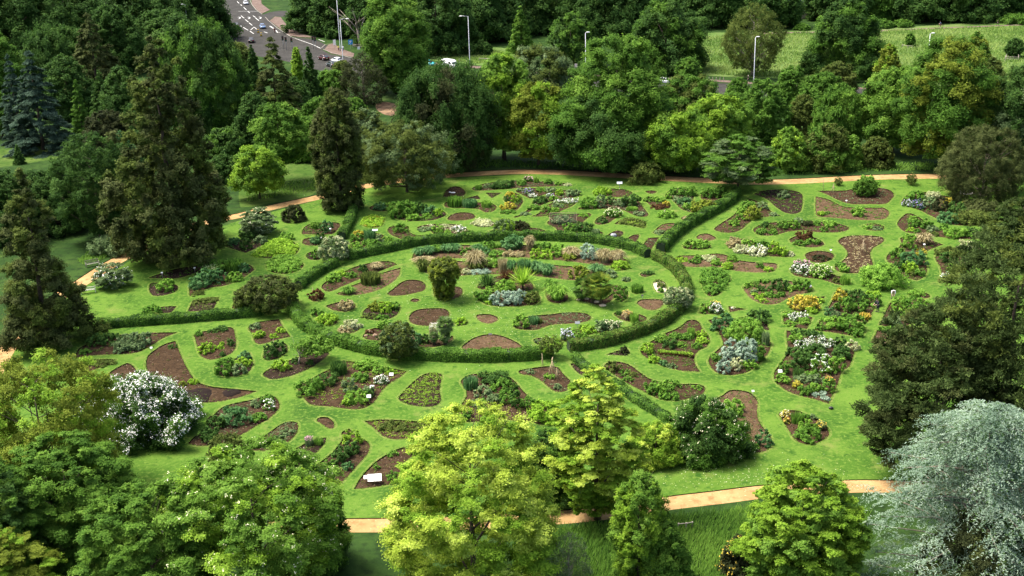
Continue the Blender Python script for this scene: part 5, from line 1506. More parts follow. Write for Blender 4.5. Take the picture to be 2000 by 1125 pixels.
tree('pine', 'pn', 1950, 905, 440, 345, 'huge dark olive pine filling the right edge', name='pine_tree', cat='pine', cb=.16, c2=('ol', .3), limbs_n=8, cover=1.0, rough=.26)
tree('pine', 'pn', 1815, 925, 600, 285, 'dark spreading pine in front of the huge one on the right', name='pine_tree', cat='pine', cb=.10, c2=('br', .3), limbs_n=8, cover=1.0, rough=.26)
tree('pine', 'pn', 1990, 520, 388, 120, 'dark pine at the right edge above the huge one', name='pine_tree', cat='pine', cb=.05, c2=('ol', .3))
tree('full', 'dk', 1895, 1240, 1000, 240, 'dark glossy bush with golden tips in the bottom right corner', name='bush', cat='bush', c2=('br', .4), bloom=None, limbs_n=0)


def weeping_cedar(bx, by, top, w, label):
    """blue cedar: arching limbs with drooping sprays of needles"""
    rng = new_rng()
    b = at(bx, by)
    s = scale_at(b)
    H = height_to(b, top)
    rx = w / 2 / s
    pxm = 1.953 / s
    nm = 64
    q = (np.arange(nm) + .5) / nm
    tm = q ** .75
    thm = np.arange(nm) * 2.39996 + rng.normal(size=nm) * .25
    reach = prof('dome', tm * .97) * rx * rng.uniform(.72, 1.08, nm)
    mi_, fr = np.repeat(np.arange(nm), 13), np.tile(np.linspace(.22, 1.0, 13), nm)
    nl = len(mi_)
    th = thm[mi_] + rng.normal(size=nl) * .20 * (1.25 - fr)
    r = reach[mi_] * fr
    zt = H * (.06 + .92 * tm)
    C = np.stack([r * np.cos(th), r * np.sin(th), zt[mi_] + .9 * np.sin(fr * 2.6) - 1.5 * fr ** 2.2 * (reach[mi_] / rx) + rng.normal(size=nl) * .12], 1)
    C[:, 2] = np.clip(C[:, 2], .4, H)
    out = unit(np.stack([np.cos(th), np.sin(th), np.zeros(nl)], 1))
    # each limb end carries a flat spray of drooping side shoots
    m = 7
    li = np.repeat(np.arange(nl), m)
    ang = np.tile(np.linspace(-1.25, 1.25, m), nl) + rng.normal(size=nl * m) * .25
    o = out[li]
    so_ = np.stack([o[:, 0] * np.cos(ang) - o[:, 1] * np.sin(ang), o[:, 0] * np.sin(ang) + o[:, 1] * np.cos(ang), -.05 - .30 * rng.uniform(size=nl * m)], 1)
    start = C[li] - o * rng.uniform(0, 1.2, nl * m)[:, None] * .9 + np.array([0, 0, .15])
    ln = rng.uniform(.9, 1.9, nl * m)
    k = 22
    u = np.tile(np.linspace(0, 1, k), nl * m)
    sh = np.repeat(np.arange(nl * m), k)
    P = start[sh] + so_[sh] * (ln[sh] * u)[:, None] + np.array([0, 0, -1]) * (ln[sh] * .22 * u * u)[:, None]
    P += rng.normal(size=P.shape) * .05
    n = len(P)
    U = unit(so_[sh] * .55 + np.cross(so_[sh], [0, 0, 1.]) * np.where(rng.uniform(size=n) < .5, -1, 1)[:, None] * .8 + rng.normal(size=P.shape) * .35)
    N = unit(rng.normal(size=P.shape) * .35 + np.array([0, 0, 1]))
    root = empty('weeping_cedar', (b[0], b[1], 0))
    tag(root, label, 'cedar')
    V = leaf_quads(rng, P, N, pxm * 1.45 * rng.uniform(.6, 1.3, n), pxm * .40, U)
    ti = .30 * rng.uniform(size=nm)[mi_][li][sh] + .35 * rng.uniform(size=nl)[li][sh] + .15 * u + .2 * rng.uniform(size=n)
    cr = quads_mesh('crown', V, ti, [foliage('cd'), foliage('dg')], root)
    cr.data.polygons.foreach_set('material_index', (rng.uniform(size=n) < .22).astype(np.int32))
    mb = MB()
    mb.tube([(0, 0, -.1), (.1, 0, H * .3), (0, .1, H * .6), (0, 0, H * .93)], [.55, .4, .25, .05], 8)
    for i in range(12, nl, 13):
        e = C[i]
        z0 = max(.3, e[2] - .25 * np.hypot(e[0], e[1]) + .6)
        z0 = min(z0, H * .9)
        a = np.array([0, 0, z0])
        mid = (a + e) / 2 + np.array([0, 0, .35])
        mb.tube([a, mid, e], [.09, .06, .03], 4, cap=False)
    mb.build('trunk', M_BARKG, root)


weeping_cedar(1895, 1165, 806, 480, 'large silvery blue cedar in the bottom right corner')


def palm(crop, x, ytop, ybase, wpx, label, c):
    X, Yb = px(crop, x, ybase)
    _, Yt = px(crop, x, ytop)
    rng = new_rng()
    b = at(X, Yb)
    s = scale_at(b)
    H = height_to(b, Yt)
    R = wpx / 8.0 / s
    root = empty('palm_tree', (b[0], b[1], 0))
    tag(root, label, 'palm tree')
    hub = max(.6, H - R * .75)
    MB().tube([(0, 0, -.1), (.05, .03, hub * .5), (0, 0, hub)], [.20, .17, .17], 8).build('trunk', M_BARK, root)
    Vs, ti = [], []
    nf = 84
    for i in range(nf):
        th = i * 2.39996
        el = rng.uniform(-1.25, 1.3)
        d = np.array([math.cos(th) * math.cos(el), math.sin(th) * math.cos(el), math.sin(el)])
        c0 = np.array([0, 0, hub]) + d * R * .55
        side = unit(np.cross(d, [0, 0, 1.0]) + 1e-6)
        nrm = np.cross(side, d)
        tn = rng.uniform()
        k = 15
        for j in range(k):
            a = (j / (k - 1) - .5) * 3.6
            dd = d * math.cos(a) + side * math.sin(a)
            tip = c0 + dd * R * .52 + np.array([0, 0, -.10 * R])
            w = np.cross(nrm, dd) * R * .05
            Vs.append([c0 - w * .4, c0 + w * .4, tip * .5 + c0 * .5 + w, tip])
            ti.append(tn * .6 + rng.uniform() * .4)
    cr = quads_mesh('crown', np.array(Vs), np.array(ti), [foliage(c), foliage('mg')], root)
    cr.data.polygons.foreach_set('material_index', (rng.uniform(size=len(Vs)) < .35).astype(np.int32))


palm('B', 545, 905, 1062, 175, 'dark green fan palm, left of the pair inside the ring', 'dg')
palm('B', 690, 862, 1100, 225, 'yellow-tinged fan palm, right of the pair inside the ring', 'go')
palm('B', 628, 872, 1085, 200, 'tall fan palm behind the other two inside the ring', 'ol')
palm('D', 1245, 478, 672, 160, 'tall grey-green yucca with a round spiky head behind the near ring hedge', 'gg')
palm('D', 1150, 598, 690, 90, 'low spiky yucca on the left of the tall one', 'gg')
palm('D', 1238, 592, 692, 100, 'low spiky yucca at the foot of the tall one', 'gg')
lone('u+wh', 'cr', 'D', 1113, 528, 1187, 640, 'yucca_flower', 'white flower plume beside the tall yucca', 'plant')


def bare_branches(name, base, H, spread, label, cat, mat, rng, n=16, lean=(0, 0), r0=.18):
    root = empty(name, (base[0], base[1], base[2]))
    tag(root, label, cat)
    mb = MB()
    mb.tube([(0, 0, -.1), (lean[0] * .2, lean[1] * .2, H * .25), (lean[0] * .5, lean[1] * .5, H * .5)], [r0, r0 * .8, r0 * .6], 7)
    for i in range(n):
        th = i * 2.4 + rng.uniform(-.4, .4)
        a = np.array([lean[0] * .35, lean[1] * .35, H * rng.uniform(.25, .5)])
        e = np.array([lean[0] + math.cos(th) * spread * rng.uniform(.5, 1), lean[1] + math.sin(th) * spread * rng.uniform(.5, 1), H * rng.uniform(.65, 1.0)])
        mid = (a + e) / 2 + rng.normal(size=3) * .12 * spread
        mb.tube([a, mid, e], [r0 * .4, r0 * .25, r0 * .08], 5)
        for j in range(3):
            f = e + rng.normal(size=3) * .3 * spread
            mb.tube([mid, (mid + f) / 2 + rng.normal(size=3) * .05, f], [r0 * .16, r0 * .11, r0 * .04], 4)
    mb.build('branches', mat, root)
    return root


rg = np.random.default_rng(5)
# gnarled tree with a leafy side
gb = at(583, 711)
gr = bare_branches('gnarled_tree', gb, 2.6, 1.7, 'gnarled pale-branched tree leaning over its bed below the ring', 'tree', M_BARKG, rg, 12, (.9, .2), .14)
P, N, ti, d, C, R, li = crown(rg, 'broad', 2.1, 1.7, 1.7, 34, .3, 3000, .8, 10)
P += np.array([2.0, .5, 1.15])
quads_mesh('crown', leaf_quads(rg, P, N, .14 * rg.uniform(.7, 1.2, 3000), .09), ti, foliage('lg'), gr)
# dead pollard beside the road
db = at(704, 93)
bare_branches('dead_tree', db, height_to(db, 14), 4.5, 'dead pollarded tree with bare upright limbs by the blue sign', 'tree', M_BARKG, rg, 6, (-1.2, 0), .55)
# bleached dead branch reaching out of the pine
dbp = at(1850, 862)
bare_branches('dead_branch', (dbp[0], dbp[1], 0), height_to(dbp, 752), 1.6, 'bleached dead limb poking out of the dark pine', 'dead branch', M_BARKG, rg, 7, (-2.2, -.6), .22)

# ------------------------------------------------------------------ road junction


def flat(name, s, z, mat, smooth=False, skirt=0.0):
    p = ccw(poly_px(s, smooth))
    mb = MB()
    n = len(p)
    c_v, c_e, c_f, _, _, c_o = delaunay_2d_cdt([Vector(map(float, q)) for q in p], [], [list(range(n))], 0, 1e-4)
    XY = [(v.x, v.y) for v in c_v]
    fs = []
    for f, o in zip(c_f, c_o):
        if o:
            f = list(f)
            a, b, c = (XY[i] for i in f)
            if (b[0] - a[0]) * (c[1] - a[1]) - (b[1] - a[1]) * (c[0] - a[0]) < 0:
                f.reverse()
            fs.append(tuple(f))
    mb.add([(x, y, z) for x, y in XY], fs)
    if skirt:
        mb.add([(q[0], q[1], z - skirt) for q in p] + [(q[0], q[1], z) for q in p], [(i, (i + 1) % n, n + (i + 1) % n, n + i) for i in range(n)])
    return tag(mb.build(name, mat), kind='structure')


flat('road', '430,-30 484,-30 486,0 491,10 500,20 512,29 526,40 543,55 566,72 596,83 627,96 645,106 690,114 760,126 870,143 1000,150 1110,152 1300,158 1520,168 2150,188 2150,210 1500,188 1110,178 870,168 760,156 640,142 560,120 470,104 440,80 430,40', .02, M_ROAD)
flat('side_road', '512,29 527,24 545,21 575,22 590,24 590,33 560,33 536,32 526,40', .024, M_ROAD)
flat('slip_road', '566,72 585,74 614,76 632,85 640,90 632,97 627,96 596,83', .024, M_ROAD)
M_KERB = plain('kerb_stone', (.22, .20, .175), .85, noise=.2, nscale=2)
flat('pavement', '488,-30 506,-30 511,8 527,20 512,27 500,18 492,8', .13, M_PAVE, skirt=.13)
flat('pavement', '527,41 537,33 548,34 562,52 586,66 616,74 585,73 566,70 544,54', .13, M_PAVE, skirt=.13)
flat('pavement', '634,97 641,88 652,85 664,95 692,105 690,112 647,105', .13, M_PAVE, skirt=.13)
flat('pavement', '800,119 870,124 950,131 1110,144 1250,150 1400,156 1530,165 1760,174 1760,177 1530,168 1400,160 1250,154 1110,148 950,135 870,129 800,124', .06, M_PAVE, skirt=.06)
flat('field_path', '1480,64 1720,59 1840,53.5 1960,49 2200,41 2200,43 1960,51 1840,56 1720,61.5 1480,67', .02, M_PAVE)


def strip(mb, pts, w, z=.03):
    P = [at(*p)[:2] for p in pts]
    for a, b in zip(P[:-1], P[1:]):
        d = b - a
        n = np.array([-d[1], d[0]]) / (np.linalg.norm(d) + 1e-9) * w / 2
        mb.add([(*(a - n), z), (*(a + n), z), (*(b + n), z), (*(b - n), z)], [(3, 2, 1, 0)])


mk = MB()
R_ = lambda x, y: px('R', x, y)
for a, b in [((155, 20), (180, 45)), ((200, 60), (215, 75)), ((240, 95), (275, 130)), ((260, 255), (300, 288)), ((310, 298), (352, 332)), ((360, 205), (390, 225)), ((392, 232), (438, 270)),
             ((235, 358), (298, 395)), ((290, 145), (320, 170)), ((200, 335), (212, 345)), ((320, 405), (370, 440)), ((205, 205), (245, 238))]:
    strip(mk, [R_(*a), R_(*b)], .28)
strip(mk, [R_(330, 392), R_(375, 352), R_(410, 382)], .22)
strip(mk, [R_(170, 148), R_(430, 148)], .3)
strip(mk, [R_(900, 495), R_(970, 522), R_(1130, 578), R_(1240, 630)], .25)
strip(mk, [R_(1215, 515), R_(1295, 545)], .25)
strip(mk, [R_(1400, 690), R_(1520, 722), R_(1640, 752)], .25)
strip(mk, [R_(800, 440), R_(845, 475)], .25)
strip(mk, [R_(660, 395), R_(680, 425), R_(715, 425)], .3)
strip(mk, [R_(580, 340), R_(625, 370)], .5)
strip(mk, [R_(505, 415), R_(550, 430)], .4)
for x in (165, 290, 435):            # hooked turn arrows
    strip(mk, [R_(x, 222), R_(x + 26, 225), R_(x + 28, 238), R_(x + 10, 246)], .42)
strip(mk, [(870, 160), (905, 163)], .3)
strip(mk, [(1112, 163), (1125, 164)], .3)
tag(mk.build('road_markings', plain('worn_road_paint', (.46, .46, .44), .8, noise=.3, nscale=2)), kind='structure')
kb = MB()
for line in ([R_(320, 0), R_(345, 60), R_(400, 130), R_(480, 190)], [R_(520, 225), R_(560, 270), R_(680, 370), R_(840, 475), R_(960, 525)], [R_(1250, 632), R_(1300, 585), R_(1400, 572)], [R_(1270, 645), R_(1380, 690), R_(1520, 728), R_(1660, 760)]):
    strip(kb, line, .22, .136)
tag(kb.build('kerb', M_KERB), kind='structure')

# ------------------------------------------------------------------ vehicles
M_GLASS = plain('dark_car_glass', (.02, .025, .03), .08, spec=.8)
M_TYRE = plain('tyre_rubber', (.015, .015, .015), .8)
M_RIM = plain('wheel_rim', (.5, .5, .52), .35, metal=.8)
M_LAMP = plain('headlamp_glass', (.75, .77, .78), .15)
M_TAIL = plain('tail_lamp', (.45, .02, .02), .25)
M_PLATE = plain('number_plate', (.8, .72, .3), .5)


def loft(mb, secs, mi=0, smooth=True):
    """secs: list of closed rings with equal vertex counts"""
    n = len(secs[0])
    vs = [v for s_ in secs for v in s_]
    fs = []
    for i in range(len(secs) - 1):
        for k in range(n):
            fs.append((i * n + k, i * n + (k + 1) % n, (i + 1) * n + (k + 1) % n, (i + 1) * n + k))
    fs.append(tuple(range(n - 1, -1, -1)))
    fs.append(tuple((len(secs) - 1) * n + k for k in range(n)))
    mb.add(vs, fs, mi, smooth)


def ring(x, w, z0, z1, r=.12):
    w /= 2
    return [(x, -w + r, z0), (x, w - r, z0), (x, w, z0 + r), (x, w, z1 - r), (x, w - r, z1), (x, -w + r, z1), (x, -w, z1 - r), (x, -w, z0 + r)]


def vehicle(name, x, y, ang, paint, label, cat='car', kind='hatch'):
    b = at(x, y)
    root = empty(name, (b[0], b[1], .02), math.radians(ang))
    tag(root, label, cat)
    pm = plain('car_paint_%d_%d' % (x, y), paint, .25, spec=.6)
    if kind == 'van':
        Lx, Wd, cab = 5.4, 1.95, [(-2.62, .45, 2.25), (-2.5, .40, 2.38), (.6, .40, 2.40), (1.25, .40, 2.25)]
        hood = [(1.9, .40, 1.38), (2.55, .42, 1.12), (2.72, .45, .85)]
        mb = MB()
        loft(mb, [ring(a, Wd, z0, z1, .16) for a, z0, z1 in cab + hood])
        mb.build('body', pm, root)
        MB().add([(1.32, -.80, 2.10), (1.32, .80, 2.10), (1.95, .84, 1.44), (1.95, -.84, 1.44)], [(0, 1, 2, 3)]).build('windscreen', M_GLASS, root)
        for sgn in (-1, 1):
            MB().add([(.35, sgn * .985, 2.0), (1.2, sgn * .985, 2.0), (1.65, sgn * .985, 1.45), (.35, sgn * .985, 1.40)], [(0, 1, 2, 3)]).build('side_window', M_GLASS, root)
        wx, wr, fx, rx_ = (1.75, -1.7), .34, 2.73, -2.64
        hz = .95
    else:
        Lx, Wd = 4.2, 1.76
        mb = MB()
        loft(mb, [ring(-2.08, 1.50, .38, .80), ring(-1.98, 1.68, .24, .96), ring(-1.0, Wd, .20, 1.0), ring(.6, Wd, .20, .98), ring(1.2, Wd, .20, .93), ring(1.85, 1.64, .24, .80), ring(2.10, 1.40, .34, .66)])
        loft(mb, [ring(-1.90, 1.36, .90, .99, .04), ring(-1.35 if kind == 'hatch' else -1.0, 1.28, .90, 1.42, .1), ring(-.2, 1.26, .9, 1.48, .1), ring(.45, 1.26, .9, 1.42, .1), ring(1.22, 1.36, .86, .94, .03)])
        mb.build('body', pm, root)
        MB().add([(.50, -.56, 1.41), (.50, .56, 1.41), (1.16, .64, .985), (1.16, -.64, .985)], [(0, 1, 2, 3)]).build('windscreen', M_GLASS, root)
        xr = -1.40 if kind == 'hatch' else -1.05
        MB().add([(xr - .03, -.54, 1.41), (xr - .03, .54, 1.41), (-1.88, .62, 1.02), (-1.88, -.62, 1.02)], [(3, 2, 1, 0)]).build('rear_window', M_GLASS, root)
        for sgn in (-1, 1):
            MB().add([(xr + .2, sgn * .648, 1.38), (.36, sgn * .648, 1.38), (.92, sgn * .70, 1.01), (-1.5, sgn * .70, 1.01)], [(0, 1, 2, 3)]).build('side_window', M_GLASS, root)
        wx, wr, fx, rx_ = (1.32, -1.28), .31, 2.04, -2.07
        hz = .66
    for sgn in (-1, 1):
        for a in wx:
            t = MB()
            t.tube([(a, sgn * (Wd / 2 - .20), wr), (a, sgn * (Wd / 2 + .015), wr)], [wr, wr], 12)
            w = t.build('wheel', M_TYRE, root)
            MB().tube([(a, sgn * (Wd / 2), wr), (a, sgn * (Wd / 2 + .03), wr)], [wr * .62, wr * .58], 10).build('rim', M_RIM, w)
        MB().box((fx - .12, sgn * Wd * .34, hz), (.22, .34, .14)).build('headlight', M_LAMP, root)
        MB().box((rx_ + .05, sgn * Wd * .38, hz + .16), (.12, .2, .26)).build('tail_light', M_TAIL, root)
    MB().box((rx_ - .01, 0, .62), (.03, .52, .12)).build('number_plate', M_PLATE, root)
    return root


def heading(a, b):
    A, B = at(*a), at(*b)
    return math.degrees(math.atan2(B[1] - A[1], B[0] - A[0]))


toward = heading(R_(300, 120), R_(560, 420))      # coming down the road towards the garden
vehicle('car', *R_(268, 58), toward, (.45, .46, .48), 'silver car coming down the road at the top edge')
vehicle('car', *R_(488, 368), toward, (.10, .17, .30), 'blue car approaching the junction past the yellow bollards', kind='hatch')
vehicle('car', *R_(143, 352), toward + 180, (.012, .012, .014), 'black car half hidden by trees driving away up the road', kind='saloon')
vehicle('car', *R_(342, 552), toward + 172, (.014, .016, .022), 'dark off-road car with white roof load waiting below the bollards')
cross = heading((650, 124), (700, 136))
vehicle('car', *R_(1280, 780), cross + 180, (.05, .012, .012), 'dark red car behind the white hatchback at the junction', kind='saloon')
vehicle('car', *R_(1452, 815), cross + 178, (.72, .74, .78), 'white hatchback waiting beneath the street lamp')
vehicle('car', *R_(1385, 868), cross + 176, (.02, .03, .028), 'dark green saloon in front of the white hatchback', kind='saloon')
vehicle('car', 1297, 163, heading((1290, 162), (1310, 163)), (.75, .76, .78), 'white car passing below the great round dark tree')
vehicle('van', 880, 134, heading((870, 133), (905, 139)), (.80, .80, .80), 'white panel van parked on the strip beyond the trees', cat='van', kind='van')
vehicle('car', 836, 128, heading((830, 127), (860, 129)), (.06, .42, .45), 'turquoise car mostly hidden behind the white van')

# ------------------------------------------------------------------ street furniture


def lamp(x, yb, yt, label, side=1, arm=1.0, double=False):
    b = at(x, yb)
    H = height_to(b, yt)
    root = empty('street_lamp', (b[0], b[1], 0))
    tag(root, label, 'street lamp', 'street lamps along the road')
    MB().tube([(0, 0, 0), (0, 0, 1.2), (0, 0, 1.25), (0, 0, H)], [.14, .14, .10, .07], 8).build('pole', M_STEEL, root)
    MB().tube([(0, 0, H - .05), (side * arm * .5, 0, H + .12), (side * arm, 0, H + .15)], [.05, .045, .04], 6).build('arm', M_STEEL, root)
    m = MB()
    m.ball((side * (arm + .35), 0, H + .15), (.48, .2, .11), 0, 10, 6)
    m.build('lamp_head', M_WHITE, root)


lamp(371, 92, 9, 'street lamp with its foot hidden behind the weeping dark tree', -1, .5)
lamp(72, 110, 63, 'street lamp whose head alone shows in the dark left woods', -1, .4)
lamp(665, 101, -34, 'very tall lamp column cut by the top edge beside the crossing', 1, .6)
lamp(671, 133, 38, 'street lamp with curved arm over the white hatchback', 1, 1.6)
lamp(918, 134, 32, 'street lamp standing right of the white van', -1, 1.5)
lamp(1144, 152, 64, 'street lamp in front of the round-headed dark tree', 1, .3)
lamp(1472, 163, 73, 'street lamp on the pavement by the sparse olive tree', 1, .2)
lamp(1808, 168, 66, 'lamp column whose white top rises above the tall mixed tree', 1, .3)


def signal(x, yb, label):
    X, Y = R_(x, yb)
    b = at(X, Y)
    root = empty('traffic_light', (b[0], b[1], 0), .5)
    tag(root, label, 'traffic light', 'traffic lights at the junction')
    MB().tube([(0, 0, 0), (0, 0, 3.6)], [.07, .06], 6).build('pole', M_STEEL, root)
    m = MB()
    m.box((0, .12, 3.2), (.62, .06, 1.35))
    m.box((0, -.06, 3.2), (.34, .26, 1.05))
    h = m.build('signal_head', M_BLACK, root)
    for k, c in enumerate(((.25, .02, .02), (.25, .14, .02), (.02, .2, .08))):
        MB().ball((0, -.2, 3.52 - k * .32), (.11, .05, .11), 0, 8, 5).build('lens', plain('signal_lens_%d' % k, c, .3), h)


signal(760, 640, 'black-backed traffic light left of its neighbour above the brownish conifer')
signal(800, 655, 'traffic light on the left of the road middle, second above the conifer')
signal(875, 665, 'traffic light standing third above the brownish conifer')
signal(1150, 640, 'traffic light beside the slip road, left of the pair')
signal(1182, 650, 'traffic light beside the slip road, right of the pair')
signal(1430, 480, 'slim traffic light in front of the dark trees by the crossing')
signal(1262, 475, 'slim traffic light at the back of the slip road')


def post_sign(name, x, y, h, w, hh, col, label, cat='sign', mark=None, crop='full', tilt=0.0, rz=0.0):
    X, Y = px(crop, x, y)
    b = at(X, Y)
    root = empty(name, (b[0], b[1], 0), rz)
    tag(root, label, cat)
    MB().tube([(0, 0, -.05), (0, 0, h)], .045 if h > 1 else .02, 6).build('post', M_STEEL, root)
    m = MB()
    t = math.radians(tilt)
    z0, z1 = -hh / 2, hh / 2
    vs = []
    for dy in (-.03, .0):
        for a, c in ((-w / 2, z0), (w / 2, z0), (w / 2, z1), (-w / 2, z1)):
            vs.append((a, dy * math.cos(t) + c * math.sin(t) - .03, h + c * math.cos(t) - dy * math.sin(t) - (0 if tilt else hh * .2)))
    m.add(vs, [(0, 1, 2, 3), (7, 6, 5, 4), (0, 4, 5, 1), (1, 5, 6, 2), (2, 6, 7, 3), (3, 7, 4, 0)])
    o = m.build('panel', col, root)
    if mark:
        mark(o, h - (0 if tilt else hh * .2), w, hh)
    return root


M_BLUE = plain('sign_blue', (.02, .22, .55), .4)


def blue_arrow(o, h, w, hh):
    m = MB()
    y = -.075
    q = lambda a, c: (a * w, y, h + c * hh)
    m.add([q(-.30, .25), q(.12, .25), q(.12, .12), q(-.30, .12)], [(0, 3, 2, 1)])
    m.add([q(.02, .34), q(.30, .18), q(.02, .02)], [(0, 2, 1)])
    m.add([q(.05, .10), q(.16, .06), q(-.22, -.34), q(-.32, -.26)], [(0, 3, 2, 1)])
    m.build('arrow_symbol', M_WHITE, o)


post_sign('direction_sign', *R_(1640, 690), 3.4, 1.25, 1.35, M_BLUE, 'blue sign with a white bent arrow on a post by the dead tree', mark=blue_arrow)
post_sign('notice_board', *R_(1740, 668), 1.1, .75, .75, M_WHITE, 'small square white notice low beside the dead tree')
post_sign('information_panel', *R_(1428, 640), 2.3, .8, 1.6, M_WHITE, 'upright white panel on the red crossing island')
post_sign('warning_sign', 1125, 141, 1.9, .7, .9, plain('pale_pink_sign', (.75, .60, .58), .5), 'small pale pink sign below the round-headed dark tree')
for x, y, l in ((430, 430, 'yellow keep-left bollard, the rear one on the traffic island'), (468, 472, 'yellow keep-left bollard, the front one on the traffic island')):
    X, Y = R_(x, y)
    b = at(X, Y)
    root = empty('traffic_bollard', (b[0], b[1], 0))
    tag(root, l, 'bollard')
    MB().box((0, 0, .7), (.55, .35, 1.0), taper=.85).build('body', plain('bollard_yellow', (.75, .48, .02), .4), root)
    MB().box((0, 0, .12), (.62, .42, .22)).build('base', M_BLACK, root)
    MB().box((0, -.165, .85), (.32, .03, .36)).build('panel', M_WHITE if 'front' in l else M_BLUE, root)


def rail(pts, label, h=1.0, name='wooden_rail', closed=False, n_rails=2, cat='fence', mat=None):
    P = [at(*p) for p in pts]
    o = P[0]
    root = empty(name, (o[0], o[1], 0))
    tag(root, label, cat)
    mat = mat or M_WOOD
    for p in P:
        q = p - o
        MB().box((q[0], q[1], h / 2), (.12, .12, h)).build('post', mat, root)
    m = MB()
    seq = list(zip(P, P[1:])) + ([(P[-1], P[0])] if closed else [])
    for a, b in seq:
        for k in range(n_rails):
            z = h * (.9 - .42 * k)
            m.tube([(*(a - o)[:2], z), (*(b - o)[:2], z)], .055, 4)
    m.build('rails', mat, root)


rail([(936, 121), (948, 121.5), (959, 122)], 'low pale wooden rail on the verge by the white van', 1.1, n_rails=1)
rail([(689, 93), (702, 94), (715, 95), (730, 96)], 'long wooden rail fence behind the dead tree', 1.1)
rail([(1963, 119), (1989, 119.5), (1988, 113), (1966, 112.5)], 'square wooden guard fence round the young meadow tree', 1.15, closed=True, name='tree_guard')
rail([(1762, 92), (1773, 94), (1782, 94.5)], 'low broken rail beside the tiny sapling', .7, n_rails=1)
for i, x in enumerate(range(1385, 1420, 7)):
    b = at(x, 158 + i * .3)
    o = MB().box((b[0], b[1], .45), (.16, .16, .9)).build('bollard_post', M_WOOD)
    tag(o, 'short dark wooden post in the row along the pavement by the meadow', 'post', 'row of short posts')
for i, x in enumerate((897, 912, 953)):
    b = at(x, 122 + i)
    o = MB().box((b[0], b[1], .5), (.18, .18, 1.0)).build('bollard_post', M_WOOD)
    tag(o, 'short dark wooden post on the verge behind the white van', 'post', 'posts on the verge')

# house glimpsed in the far woods
hb = at(1568, 33)
hr = empty('stone_house', (hb[0], hb[1], 0), .12)
tag(hr, 'pale stone house with a slate roof glimpsed between the far trees', 'house')
wall = MB().box((0, 0, 2.6), (12, 8, 5.2)).build('wall', plain('pale_stone', (.42, .36, .28), .9, noise=.2, nscale=2), hr)
m = MB()
m.add([(-6.4, -4.4, 5.2), (6.4, -4.4, 5.2), (6.4, 4.4, 5.2), (-6.4, 4.4, 5.2), (-6.4, 0, 8.6), (6.4, 0, 8.6)], [(0, 1, 5, 4), (2, 3, 4, 5), (0, 4, 3), (1, 2, 5), (0, 3, 2, 1)])
rf = m.build('roof', plain('slate', (.09, .11, .15), .7, noise=.2, nscale=2), hr)
MB().box((-3, 0, 8.8), (.9, .7, 2)).build('chimney', plain('chimney_brick', (.25, .14, .1), .9), rf)
for x in (-4, -1.3, 1.3, 4):
    w = MB().box((x, -4.03, 3.4), (1.1, .12, 1.4)).build('window', M_GLASS, hr)
    MB().box((x, -4.06, 2.62), (1.3, .2, .12)).build('sill', M_WHITE, w)

# ------------------------------------------------------------------ benches, labels, garden bits


def bench(x, y, rz, label, mat, w=1.9):
    b = at(x, y)
    root = empty('garden_bench', (b[0], b[1], 0), math.radians(rz))
    tag(root, label, 'bench', 'garden benches beside the path')
    m = MB()
    for k in range(4):
        m.box((0, -.2 + k * .13, .44), (w, .10, .03))
    m.build('seat', mat, root)
    m = MB()
    m.box((0, .30, .90), (w, .05, .08))
    m.box((0, .28, .52), (w, .05, .06))
    for k in range(15):
        m.box((-w / 2 + .1 + k * (w - .2) / 14, .29, .71), (.045, .03, .34))
    m.build('backrest', mat, root)
    for sx in (-1, 1):
        MB().box((sx * (w / 2 - .04), -.24, .32), (.07, .07, .64)).build('leg', mat, root)
        MB().box((sx * (w / 2 - .04), .29, .46), (.07, .07, .92)).build('leg', mat, root)
        MB().box((sx * (w / 2 - .04), .01, .655), (.09, .62, .035)).build('armrest', mat, root)


bench(1886.5, 384, -22, 'pale weathered bench on the lawn beside the twiggy shrub', plain('bench_pale', (.55, .52, .46), .8, noise=.15))
bench(181, 520, 33, 'grey-green weathered bench beyond the path at the left', plain('bench_grey', (.17, .18, .13), .8, noise=.2))
bench(173, 572, 200, 'white-edged bench half hidden behind the shaggy conifer', plain('bench_pale', (.55, .52, .46), .8))


def label_stake(crop, x, y, label, w=.34, h=.75, hh=.26, col=None):
    r = post_sign('plant_label', x, y, h, w, hh, col or plain('label_white', (.62, .62, .6), .6), label, 'plant label', crop=crop, tilt=50)
    r['group'] = 'plant labels standing in the beds'


for a in [('I', 1463, 303, 'round white label in the bed with the lollipop topiary'),
          ('I', 1390, 372, 'white label in the small bed with a dark column shrub'),
          ('C', 1217, 668, 'white label among the straw grass of the curving bed'),
          ('C', 488, 712, 'white label at the right of the dark brown leaf bed'),
          ('C', 610, 322, 'pale label on the grass strip between the two brown beds'),
          ('F', 492, 948, 'large white label at the left of the crowded bed beside the pine'),
          ('F', 280, 1105, 'white label at the bed behind the big glossy bush'),
          ('F', 728, 275, 'small white label at the end of the clump-filled bed'),
          ('H', 1060, 252, 'small white label near the right tip of the large mixed bed'),
          ('H', 910, 350, 'white label right of the green mound in the large mixed bed'),
          ('H', 885, 425, 'smallest white label at the edge of the large mixed bed'),
          ('G', 788, 362, 'small white label at the top of the great bare bed'),
          ('full', 132, 716, 'tall white flower-like label beside the golden-olive tree'),
          ('I', 150, 650, 'tiny white label in the lens bed under the giant conifer'),
          ('I', 405, 612, 'cream label standing left of the lupins'),
          ('B', 845, 590, 'small label by the grey rock bed') if False else ('E', 1018, 350, 'dark label in the bare rounded bed beside the ring hedge')]:
    crop, x, y, l = a
    big = 'large' in l
    label_stake(crop, x, y, l,   .46 if big else .28, .75, .36 if big else .22, M_BLACK if l.startswith('dark') else None)
bs = at(*px('H', 930, 1058))
